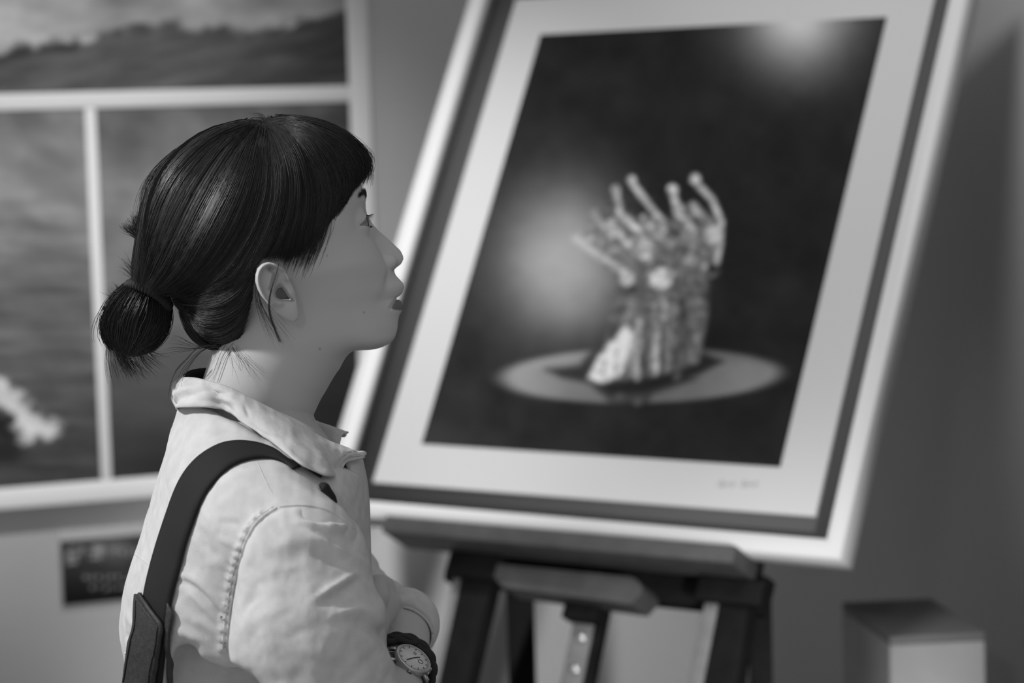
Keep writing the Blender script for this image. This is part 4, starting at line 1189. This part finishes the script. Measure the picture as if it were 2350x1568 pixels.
def art_left(x, y):
    n = fbm2(x/120, y/11, 51, 4); n1 = fbm2((x+y*.6)/110, (y-x*.5)/60, 52, 4)
    v = np.interp(y, [240, 420, 560, 720, 860, 980, 1110], [112, 128, 108, 96, 84, 72, 58])+7.5*n*sstep(y, 340, 560)+9*n1*(1-.6*sstep(y, 500, 800))
    dw = pl_dist(np.stack([x, y], 1), np.array([(-120., 820), (-30, 880), (10, 905), (48, 945), (66, 975), (112, 984)]))+9*fbm2(x/26, y/20, 53, 3)-14*np.clip((20-x)/60, 0, 1); w = 1-sstep(dw, 8, 38); w = np.maximum(w, .8*(1-sstep(np.hypot((x-60)/1.3, y-1000)+8*fbm2(x/18, y/14, 54, 3), 4, 26)))
    v = v*(1-w)+(196+10*n1)*w
    d = np.maximum(soft_stroke(x, y, [(-60, 980), (-10, 975), (25, 985)], 32, 22)*(1-w), .8*soft_stroke(x, y, [(-60, 1040), (20, 1030)], 26, 22)*(1-w))
    return tone(np.clip(v*(1-.62*d), 26, 215))
def art_right(x, y):
    n1 = fbm2((x+y*.5)/95, (y-x*.5)/70, 61, 4); n = fbm2(x/90, y/14, 62, 3)
    v = np.interp(y, [240, 420, 600, 800, 950, 1110], [100, 122, 116, 92, 68, 46])+8*n1*(1-sstep(y, 700, 900))+2.5*n
    v = v-34*sstep(x, 560, 800)*(1-sstep(y, 300, 600)*.4)-18*sstep(x, 270, 380)*sstep(y, 960, 1080)-14*G2(x, y, 300, 300, 60, 80)
    v = v*(1-.35*sstep(x, 560, 760)*sstep(y, 600, 800))
    return tone(np.clip(v, 34, 215))
def wsheet(s0, s1, z0, z1, fn, lab, nx, ny):
    o = sheet('print', wp(s0, z1, TH-.003), WD*(s1-s0), np.array([0, 0, z0-z1]), nx, ny, fn, M_print, panel); o['label'] = lab
wsheet(LEFT+.045, rI, zh1, TOP-.045, art_top, 'pale sky over a dark hillside', 200, 110)
wsheet(LEFT+.045, sv0, zbi, zh0, art_left, 'grey sea with a breaking white wave', 130, 200)
wsheet(sv1, rI, zbi, zh0, art_right, 'grey water darkening to the bottom', 130, 200)

# ---------------------------------------------------------------- caption plate under the panel
l0 = wcoord(wall_pt(141, 1300, .008)); l1 = l0[0]+.235
zt = wcoord(wall_pt(141, 1243, .008))[1]; zl = wcoord(wall_pt(150, 1390, .008))[1]
cap = empty('caption_plate', wp((l0[0]+l1)/2, zl, .004), 'dark caption plate with blurred pale lettering on the wall under the picture panel', 'label')
M_capt = mat('dark_caption_card', .022, .5, .3); M_hold = mat('plate_holder', .34, .4, .4); M_text = mat('pale_lettering', .34, .6, .2)
slab('holder', wp(l0[0]-.002, zl-.004, .0005), WD*(l1-l0[0]+.004), WN*.006, np.array([0, 0, zt-zl+.020]), M_hold, cap, .001)
slab('card', wp(l0[0], zl, .0065), WD*(l1-l0[0]), WN*.0015, np.array([0, 0, zt-zl]), M_capt, cap)
tv = []; tq = []; to = 0
Rg = np.random.default_rng(77)
def glyph(px, py, w, h, n):
    global to
    c = wcoord(wall_pt(px, py, .0085)); m = 4.3/F
    for i in range(n):
        hz = Rg.random() < .55
        a = (w*(.5+.5*Rg.random()), h*.11) if hz else (w*.12, h*(.45+.5*Rg.random()))
        s = c[0]+(Rg.random()-.5)*(w-a[0])*m; z = c[1]+(Rg.random()-.5)*(h-a[1])*m
        p0 = wp(s-a[0]*m/2, z-a[1]*m/2, .0080)
        V = [p0+WD*a[0]*m*i_+WN*.0005*j+np.array([0, 0, a[1]*m])*k for i_ in (0, 1) for j in (0, 1) for k in (0, 1)]
        Fq = np.array([(0, 1, 3, 2), (4, 6, 7, 5), (0, 4, 5, 1), (2, 3, 7, 6), (0, 2, 6, 4), (1, 5, 7, 3)])
        tv.append(np.array(V)); tq.append(Fq+to); to += 8
glyph(165, 1277, 30, 42, 8); glyph(186, 1270, 18, 40, 5); glyph(223, 1272, 34, 44, 9)
for k in range(5): glyph(262+17*k, 1268, 12, 18, 4)
for k in range(8): glyph(196+15*k, 1326+1*(k % 2), 11, 17, 4)
for k in range(7): glyph(212+15*k, 1350, 11, 14, 3)
ln_ = 22+20
mesh_obj('lettering', np.vstack(tv[:ln_]), np.vstack(tq[:ln_]), M_text, cap, False)
mesh_obj('lettering', np.vstack(tv[ln_:]), np.vstack(tq[ln_:])-ln_*8, M_text, cap, False)

# ---------------------------------------------------------------- framed print on the easel: pose recovered from the four corners of its image
src = np.array([(1244, 83), (2038, 43), (1808, 1076), (983, 1022)], float)-np.array([CX, CY])
uvq = np.array([(0, 0), (1, 0), (1, 1), (0, 1)], float)
Am = []
for (x, y), (u, v) in zip(src, uvq):
    Am.append([u, v, 1, 0, 0, 0, -x*u, -x*v, -x]); Am.append([0, 0, 0, u, v, 1, -y*u, -y*v, -y])
Hm = np.linalg.svd(np.array(Am))[2][-1].reshape(3, 3); Mh = np.diag([1/F, 1/F, 1]) @ Hm
if Mh[2, 2] < 0: Mh = -Mh
PW = .62; sc_h = PW/np.linalg.norm(Mh[:, 0]); Mh = Mh*sc_h
def c2w(c): return c[0]*RT+c[2]*FW-c[1]*UP
PA = c2w(Mh[:, 0]/np.linalg.norm(Mh[:, 0])); PB = c2w(Mh[:, 1]); PH = np.linalg.norm(PB); PB = PB/PH; PB = PB-(PB @ PA)*PA; PB /= np.linalg.norm(PB)
PO = CAM+c2w(Mh[:, 2]); PN = np.cross(PA, PB)
if PN @ (CAM-PO) < 0: PN = -PN
def pp(u, v, h=0.0): return PO+PA*u+PB*v+PN*h
def puv(px, py, h=0.0):
    d = ray_world(px, py); t = ((PO+PN*h-CAM) @ PN)/(d @ PN); q = CAM+d*t-PO; return q @ PA, q @ PB
def pslab(name, u0, u1, v0, v1, h0, h1, m, parent, bev=0.0): return slab(name, pp(u0, v0, h0), PA*(u1-u0), PB*(v1-v0), PN*(h1-h0), m, parent, bev)
MU0, MU1, MV0, MV1 = -.072, .690, -.073, .795
GAP, FWD, FH = .0420, .027, .038
fu0, fu1, fv0, fv1 = MU0-GAP-FWD, MU1+GAP+FWD, MV0-GAP-FWD, MV1+GAP+FWD
framed = empty('framed_print', pp((fu0+fu1)/2, fv1, 0), 'large white framed stage photograph of dancers leaning on the easel', 'picture')
def frame_mesh():
    """one mitred moulding all round"""
    prof = [(0, -.004), (0, FH-.002), (.002, FH), (FWD-.002, FH), (FWD, FH-.002), (FWD, -.004)]
    V = []
    for d, h in prof:
        for (u, v) in ((fu0+FWD-d, fv0+FWD-d), (fu1-FWD+d, fv0+FWD-d), (fu1-FWD+d, fv1-FWD+d), (fu0+FWD-d, fv1-FWD+d)): V.append(pp(u, v, h))
    n = len(prof); Q = []
    for i in range(n):
        for j in range(4): Q.append((i*4+j, ((i+1) % n)*4+j, ((i+1) % n)*4+(j+1) % 4, i*4+(j+1) % 4))
    Q = np.array(Q); V = np.array(V)
    c = V[Q].mean(1); nn = np.cross(V[Q[:, 1]]-V[Q[:, 0]], V[Q[:, 2]]-V[Q[:, 0]])
    cen = V.mean(0)
    return V, Q
V, Q = frame_mesh(); fo = mesh_obj('frame', V, Q, M_white, framed, False)
bm = bmesh.new(); bm.from_mesh(fo.data); bmesh.ops.recalc_face_normals(bm, faces=bm.faces); bm.to_mesh(fo.data); bm.free()
pslab('backing_panel', fu0+.004, fu1-.004, fv0+.004, fv1-.004, -.012, -.003, M_channel, framed)
mb = pslab('mat_board', MU0, MU1, MV0, MV1, -.003, .004, M_matb, framed, .001)
def dancers(x, y):
    v = 33+3*fbm2(x/60, y/60, 71, 3)
    v = v+120*np.exp(-((((x-1300)/158)**2+((y-604)/186)**2)**1.15))*(1-.55*sstep(x, 1400, 1480))*(1-.35*sstep(y, 720, 900))
    v = v+176*np.exp(-((((x-1830)/128)**2+((y-40)/128)**2)**.95))
    v = v+14*G2(x, y, 1000, 1000, 120, 70)
    # pool of light on the stage
    el = np.sqrt(((x-1470-.0*(y-865))/336)**2+((y-862-.02*(1470-x))/66)**2)
    fl = (1-sstep(el, .86, 1.06))*(74+28*sstep(x, 1560, 1720)*sstep(y, 800, 850)+22*(1-sstep(x, 1180, 1400)))
    hole = np.maximum(soft_poly(x, y, [(1250, 848), (1330, 838), (1360, 800), (1420, 770), (1590, 800), (1660, 830), (1600, 862), (1480, 900), (1400, 905), (1360, 880), (1290, 868)], 10), 0)
    fl = fl*(1-.92*hole); v = v+fl
    sh = soft_poly(x, y, [(1350, 880), (1460, 885), (1560, 862), (1600, 872), (1500, 905), (1480, 935), (1400, 925)], 8); v = v*(1-.55*sh)+26*sh*.55
    def st(pts, r, tv_, e=5.0, a=1.0):
        nonlocal v
        m = soft_stroke(x, y, pts, r, e)*a; v = v*(1-m)+tv_*m
    def po(poly, tv_, e=5.0, a=1.0):
        nonlocal v
        m = soft_poly(x, y, poly, e)*a; v = v*(1-m)+tv_*m
    po([(1392, 505), (1440, 490), (1470, 512), (1500, 490), (1540, 505), (1556, 480), (1600, 465), (1650, 510), (1656, 560), (1624, 612), (1566, 640), (1540, 682), (1470, 682), (1446, 622), (1424, 640), (1408, 590)], 122, 9, .82)
    po([(1418, 690), (1480, 655), (1560, 640), (1622, 630), (1624, 720), (1600, 835), (1560, 850), (1500, 865), (1360, 880), (1382, 800)], 92, 8, .8)
    po([(1548, 600), (1624, 612), (1626, 720), (1604, 832), (1586, 836), (1572, 750), (1540, 700)], 100, 8, .9)
    po([(1480, 690), (1545, 660), (1560, 720), (1530, 850), (1490, 866), (1478, 800)], 118, 8, .8)
    po([(1400, 730), (1450, 700), (1480, 730), (1465, 860), (1430, 872), (1440, 800)], 120, 8, .8)
    st([(1530, 700), (1508, 780), (1502, 852)], 9, 158, 6); st([(1548, 740), (1540, 800), (1534, 848)], 7, 116, 6); st([(1602, 690), (1604, 760), (1592, 826)], 9, 128, 7)
    st([(1560, 690), (1580, 760), (1592, 800)], 5, 60, 5, .7); st([(1520, 740), (1520, 850)], 4, 62, 5, .8); st([(1462, 780), (1462, 868)], 7, 140, 6)
    po([(1436, 748), (1458, 770), (1448, 822), (1418, 866), (1380, 880), (1348, 868), (1372, 820), (1408, 778)], 214, 8)
    st([(1465, 742), (1448, 800)], 8, 168, 6)
    for pts, r, tv_ in (([(1414, 434), (1422, 486), (1465, 533), (1490, 575)], 9, 176), ([(1450, 412), (1456, 428), (1486, 466), (1520, 510)], 10, 182), ([(1543, 432), (1554, 486), (1590, 530)], 11, 186), ([(1596, 406), (1602, 424), (1634, 458), (1655, 508), (1652, 560), (1644, 603)], 10, 190),
                        ([(1368, 494), (1384, 516), (1404, 540)], 8, 150), ([(1321, 548), (1368, 582), (1430, 622)], 10, 178), ([(1590, 470), (1620, 520), (1640, 560)], 10, 176), ([(1400, 510), (1430, 550), (1470, 585)], 10, 172), ([(1478, 500), (1510, 535), (1540, 560)], 12, 170)):
        st(pts, r*.78, tv_, 6)
    for cx, cy, r, tv_ in ((1414, 434, 11, 168), (1449, 414, 11, 190), (1543, 436, 14, 188), (1595, 412, 13, 196), (1366, 492, 10, 150), (1480, 574, 30, 172), (1514, 530, 22, 168), (1580, 556, 26, 150), (1634, 536, 20, 186), (1440, 640, 20, 168), (1586, 598, 18, 168), (1560, 480, 14, 170), (1556, 602, 10, 70), (1548, 530, 10, 52), (1502, 606, 9, 90), (1472, 640, 13, 96), (1545, 640, 11, 74), (1570, 574, 7, 76), (1604, 570, 7, 84), (1470, 690, 18, 104), (1446, 700, 18, 112), (1528, 574, 8, 92), (1600, 500, 7, 92), (1418, 560, 12, 118)):
        st([(cx, cy), (cx+.1, cy)], r*.85, tv_, 7)
    po([(1492, 628), (1518, 612), (1546, 624), (1542, 654), (1512, 668), (1494, 652)], 204, 8)
    for k in range(60):
        cx = 1440+210*Rg.random(); cy = 500+130*Rg.random(); st([(cx, cy), (cx+8*Rg.normal(), cy+10)], 4+3*Rg.random(), (70, 110, 150, 190)[Rg.integers(4)], 5, .45)
    bodym = soft_poly(x, y, [(1330, 540), (1400, 420), (1460, 400), (1540, 420), (1610, 390), (1670, 500), (1660, 610), (1625, 720), (1600, 840), (1480, 870), (1350, 880), (1400, 760), (1420, 640)], 12)
    v = v*(1+bodym*(.13*fbm2(x/12, y/10, 74, 3)+.12*np.sin((x*.94+y*.12)/5.2+2*fbm2(x/50, y/60, 75, 2))*sstep(y, 640, 700)))
    st([(1552, 866), (1556, 862)], 8, 84, 6); st([(1420, 912), (1424, 910)], 8, 78, 6); st([(1462, 924), (1466, 922)], 8, 84, 6)
    return tone(np.clip(v, 26, 222))*.72
prn = sheet('print', pp(0, 0, .0052), PA*PW, PB*PH, 300, 360, dancers, vcol_mat('stage_print', .7, .08), framed, .0008); prn['label'] = 'dark stage photograph of dancers with raised arms'
sg_ = []
for x0, n in ((1648, 5), (1700, 4)):
    pts = []
    for k in range(16): u, v = puv(x0+k*2.6, 1110+9*math.sin(k*1.7)*(.5+.5*math.sin(k*.6))+(k % 3)*2, .0045); pts.append(pp(u, v, .0047))
    sg_.append(spline(np.array(pts), 60))
v_, q_ = tubes(np.array(sg_), .0006, 4); mesh_obj('signature', v_, q_, mat('pencil_grey', .33, .8), mb)

# ---------------------------------------------------------------- easel
M_dark = mat('black_stained_wood', .007, .7, .06, noise=.2, nscale=40); M_ledge = mat('dark_brown_wood', .05, .55, .3, noise=.15, nscale=30); M_pale = mat('pale_wood_lit_edge', .13, .6, .3, noise=.15, nscale=30); M_under = mat('dark_wood', .03, .6, .3)  # the pale wood serves the mast and the strips for lit leg edges
M_brass = mat('brushed_metal', .5, .3, .5, metallic=.8)
efloor = lambda u, h: (-(pp(u, 0, h)[2]))/PB[2]           # v at which the leg meets the floor
u_l = puv(1095, 1260, -.02)[0]; u_r = puv(1690, 1350, -.02)[0]
easel = empty('easel', np.array([*pp((u_l+u_r)/2, efloor((u_l+u_r)/2, -.05), -.05)[:2], 0]), 'dark wooden easel holding the framed print, its legs in front of the wall', 'easel')
def quad_bar(name, pxs, h0, h1, m, vtop=None, tofloor=True):
    """bar in the easel's plane; the two edges of its front face are given where they are seen"""
    (a0, a1), (b0, b1) = pxs            # two rows: left and right edge points
    A0 = np.array(puv(*a0, h1)); A1 = np.array(puv(*a1, h1)); B0 = np.array(puv(*b0, h1)); B1 = np.array(puv(*b1, h1))
    if vtop is not None:
        A0, A1 = [p+(q-p)*((vtop-p[1])/(q[1]-p[1])) for p, q in ((A0, B0), (A1, B1))]
    if tofloor:
        vf = efloor(.3, h0)-.004
        B0, B1 = [p+(q-p)*((vf-p[1])/(q[1]-p[1])) for p, q in ((A0, B0), (A1, B1))]
    V = []
    for h in (h0, h1):
        for u, v in (A0, A1, B1, B0): V.append(pp(u, v, h))
    Q = np.array([(0, 3, 2, 1), (4, 5, 6, 7), (0, 1, 5, 4), (1, 2, 6, 5), (2, 3, 7, 6), (3, 0, 4, 7)])
    o = mesh_obj(name, np.array(V), Q, m, easel, False)
    bm = bmesh.new(); bm.from_mesh(o.data); bmesh.ops.recalc_face_normals(bm, faces=bm.faces); bm.to_mesh(o.data); bm.free()
    b = o.modifiers.new('bevel', 'BEVEL'); b.width = .0015; b.segments = 2
    return o
fb = fv1
quad_bar('leg', (((1063, 1300), (1146, 1250)), ((1008, 1560), (1073, 1560))), -.045, -.014, M_dark, vtop=-.05)
quad_bar('lit_leg_edge', (((1046, 1296), (1064, 1296)), ((993, 1560), (1008, 1560))), -.045, -.016, M_pale, vtop=puv(1046, 1294, -.016)[1])  # edge of the leg that catches light, put in as a paler strip
quad_bar('leg', (((1656, 1350), (1722, 1350)), ((1616, 1560), (1690, 1560))), -.045, -.014, M_dark, vtop=-.05)
quad_bar('lit_leg_edge', (((1622, 1356), (1656, 1352)), ((1578, 1560), (1616, 1560))), -.045, -.016, M_pale, vtop=puv(1622, 1352, -.016)[1])  # lit edge of the other leg, likewise a paler strip
pslab('ledge', puv(886, 1180, .06)[0], puv(1690, 1250, .06)[0], fv1+.0005, fv1+.027, -.014, .060, M_ledge, easel, .002)
for (x0, y0), (x1, y1), h0, h1, m, nm in (((1042, 1240), (1755, 1350), -.075, -.046, M_dark, 'crossbar'), ((1042, 1232), (1145, 1297), -.013, .004, M_dark, 'bracket'), ((1614, 1282), (1752, 1344), -.013, .0, M_dark, 'bracket')):
    ua, va = puv(x0, y0, h1); ub_, vb = puv(x1, y1, h1)
    pslab(nm, ua, ub_, fv1+.0275 if nm == 'bracket' else fv1+.006, (va if nm != 'crossbar' else fv1)+.060, h0, h1, m, easel, .002)
# lower rail with rounded end, in front of the mast
ra = np.array(puv(1150, 1284, .0)); rb = np.array(puv(1440, 1312, .0))
vt = fv1+.043
sh = []
n_ = 10
ua, ub_ = ra[0], rb[0]+.035
prof = [(ua, vt), (ub_-.03, vt)]+[(ub_-.03+.03*math.sin(t), vt+.022-.022*math.cos(t)) for t in np.linspace(.2, math.pi/2, n_)]+[(ub_-.012, vt+.040), (ua+.02, vt+.034), (ua, vt+.02)]
Vr = [pp(u, v, h) for h in (-.046, .006) for u, v in prof]; k_ = len(prof)
Fr = [tuple(range(k_))[::-1], tuple(range(k_, 2*k_))]+[(i, (i+1) % k_, (i+1) % k_+k_, i+k_) for i in range(k_)]
ro = mesh_obj('lower_rail', np.array(Vr), Fr, M_ledge, easel, False)
bm = bmesh.new(); bm.from_mesh(ro.data); bmesh.ops.recalc_face_normals(bm, faces=bm.faces); bm.to_mesh(ro.data); bm.free()
# central mast with its row of metal studs
quad_bar('mast', (((1334, 1335), (1384, 1335)), ((1286, 1560), (1338, 1560))), -.056, -.046, M_pale, vtop=fv1-.3)
quad_bar('mast_edge', (((1384, 1335), (1398, 1335)), ((1338, 1560), (1352, 1560))), -.068, -.044, M_dark, vtop=fv1-.3)
pslab('mast_clamp', puv(1318, 1330, -.03)[0], puv(1394, 1340, -.03)[0], vt+.030, vt+.062, -.046, -.02, M_dark, easel, .002)
for sx, sy in ((1346, 1388), (1331, 1462), (1316, 1534)):
    u, v = puv(sx, sy, -.040); c = pp(u, v, -.046)
    e1_, e2_ = PA, PB
    pr_ = [(.0001, 0), (.0075, 0), (.008, .002), (.006, .0055), (.0001, .0065)]
    V = [c+PN*h+r*(math.cos(a)*e1_+math.sin(a)*e2_) for r, h in pr_ for a in np.arange(20)/20*2*math.pi]
    idx = np.arange(len(pr_)*20).reshape(len(pr_), 20); Q = np.stack([idx[:-1], np.roll(idx[:-1], -1, 1), np.roll(idx[1:], -1, 1), idx[1:]], -1).reshape(-1, 4)
    mesh_obj('stud', np.array(V), Q, M_brass, easel)
# upright rear posts
zc = np.array([0, 0, 1.])
for x0, x1, yt, dd in ((1164, 1228, 1300, 3.72), (1722, 1772, 1352, 3.48)):
    a = at(x0, 1450, dd); b = at(x1, 1450, dd); zt_ = at((x0+x1)/2, yt, dd)[2]
    ax_ = (b-a); ax_[2] = 0; wdt = np.linalg.norm(ax_); ax_ /= wdt; dp = np.array([-ax_[1], ax_[0], 0])
    slab('rear_post', np.array([a[0], a[1], 0]), ax_*wdt, dp*.03, zc*zt_, M_dark, easel, .002)

# ---------------------------------------------------------------- plinth by the right wall
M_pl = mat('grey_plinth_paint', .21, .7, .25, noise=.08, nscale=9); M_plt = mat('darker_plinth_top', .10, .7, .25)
dpl = 3.5
pf0 = at(2041, 1462, dpl); pz = pf0[2]
def onz(px, py): d = ray_world(px, py); t = (pz-CAM[2])/d[2]; return CAM+d*t
pR = onz(2262, 1452); pL = onz(1931, 1382)
e1_ = (pR-pf0); e2_ = (pL-pf0)
e1_[2] = e2_[2] = 0
l1_ = np.linalg.norm(e1_); l2_ = min(np.linalg.norm(e2_), .5)
e2n = e2_/np.linalg.norm(e2_); e1n = e1_/l1_
plinth = empty('plinth', np.array([*(pf0+e1_/2+e2n*l2_/2)[:2], 0]), 'plain grey plinth with a darker top beside the right wall', 'plinth')
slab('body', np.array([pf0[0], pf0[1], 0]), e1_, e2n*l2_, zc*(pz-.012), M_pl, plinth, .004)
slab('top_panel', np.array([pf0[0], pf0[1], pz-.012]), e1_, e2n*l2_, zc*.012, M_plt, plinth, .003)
print('PLINTH', pz, l1_, np.linalg.norm(e2_), 'corner', cpt, 'frame z', pp(0.3, fv1)[2], 'floor v', efloor(.3, 0))

# ================================================================ CAMERA AND LIGHT
cam = bpy.data.cameras.new('camera'); co = bpy.data.objects.new('camera', cam); COL.objects.link(co)
cam.sensor_width = 36; cam.lens = F/2350*36; cam.clip_start = .05
co.matrix_world = Matrix.Translation(Vector(CAM)) @ Matrix([list(RT)+[0], list(UP)+[0], list(-FW)+[0], [0, 0, 0, 1]]).transposed()
sc.camera = co
cam.dof.use_dof = True; cam.dof.focus_distance = D-.03; cam.dof.aperture_fstop = 4.3; cam.dof.aperture_blades = 0
wd = bpy.data.worlds.new('room_ambience'); sc.world = wd; wd.use_nodes = True
_w = wd.node_tree; _bg = _w.nodes['Background']; _bg.inputs[0].default_value = (1, 1, 1, 1)
_tc = _w.nodes.new('ShaderNodeTexCoord'); _dt = _w.nodes.new('ShaderNodeVectorMath'); _dt.operation = 'DOT_PRODUCT'; _dt.inputs[1].default_value = tuple(np.array([-.62, -.35, .70])/np.linalg.norm([-.62, -.35, .70]))
_mr = _w.nodes.new('ShaderNodeMapRange'); _mr.inputs['From Min'].default_value = -1; _mr.inputs['From Max'].default_value = 1; _mr.inputs['To Min'].default_value = .12; _mr.inputs['To Max'].default_value = .45
_w.links.new(_tc.outputs['Generated'], _dt.inputs[0]); _w.links.new(_dt.outputs['Value'], _mr.inputs['Value']); _w.links.new(_mr.outputs['Result'], _bg.inputs[1])
def lamp(name, kind, loc, target, energy, size=.2, spot=None, blend=.5):
    l = bpy.data.lights.new(name, kind); l.energy = energy
    if kind == 'AREA': l.size = size; l.shape = 'DISK'
    else: l.shadow_soft_size = size
    if kind == 'SPOT': l.spot_size = math.radians(spot); l.spot_blend = blend
    o = bpy.data.objects.new(name, l); COL.objects.link(o); o.location = tuple(loc)
    o.rotation_euler = (Vector(target)-Vector(loc)).to_track_quat('-Z', 'Y').to_euler(); return o
hd = w2(C(600, 900))
lamp('spotlight', 'SPOT', hd+np.array([-1.55, -.40, 1.32]), hd+np.array([0, 0, -.12]), 150, .08, 46, .6)
lamp('spotlight', 'SPOT', PO+PN*2.1+PA*1.1+np.array([-.1, -.2, .6]), pp(.62, .15), 200, .22, 42, 1.0)
lamp('spotlight', 'SPOT', wp(-.85, 2.95, 1.75), wp(-.72, .40), 250, .05, 54, 1.0)
lamp('spotlight', 'SPOT', np.array([.95, -.5, 1.05]), wall_pt(1130, 1740), 700, .10, 21.5, .9)  # added unseen lamp, cone narrowed to brighten the wall under the easel
lamp('spotlight', 'SPOT', np.array([-.50, -.2, 2.25]), at(2090, 1480, 3.6), 105, .10, 16, .9)  # added unseen lamp that lifts the plinth and the wall beside it
sc.view_settings.view_transform = 'Standard'; sc.view_settings.look = 'None'; sc.view_settings.gamma = 1; sc.view_settings.exposure = 0; sc.view_settings.use_curve_mapping = False
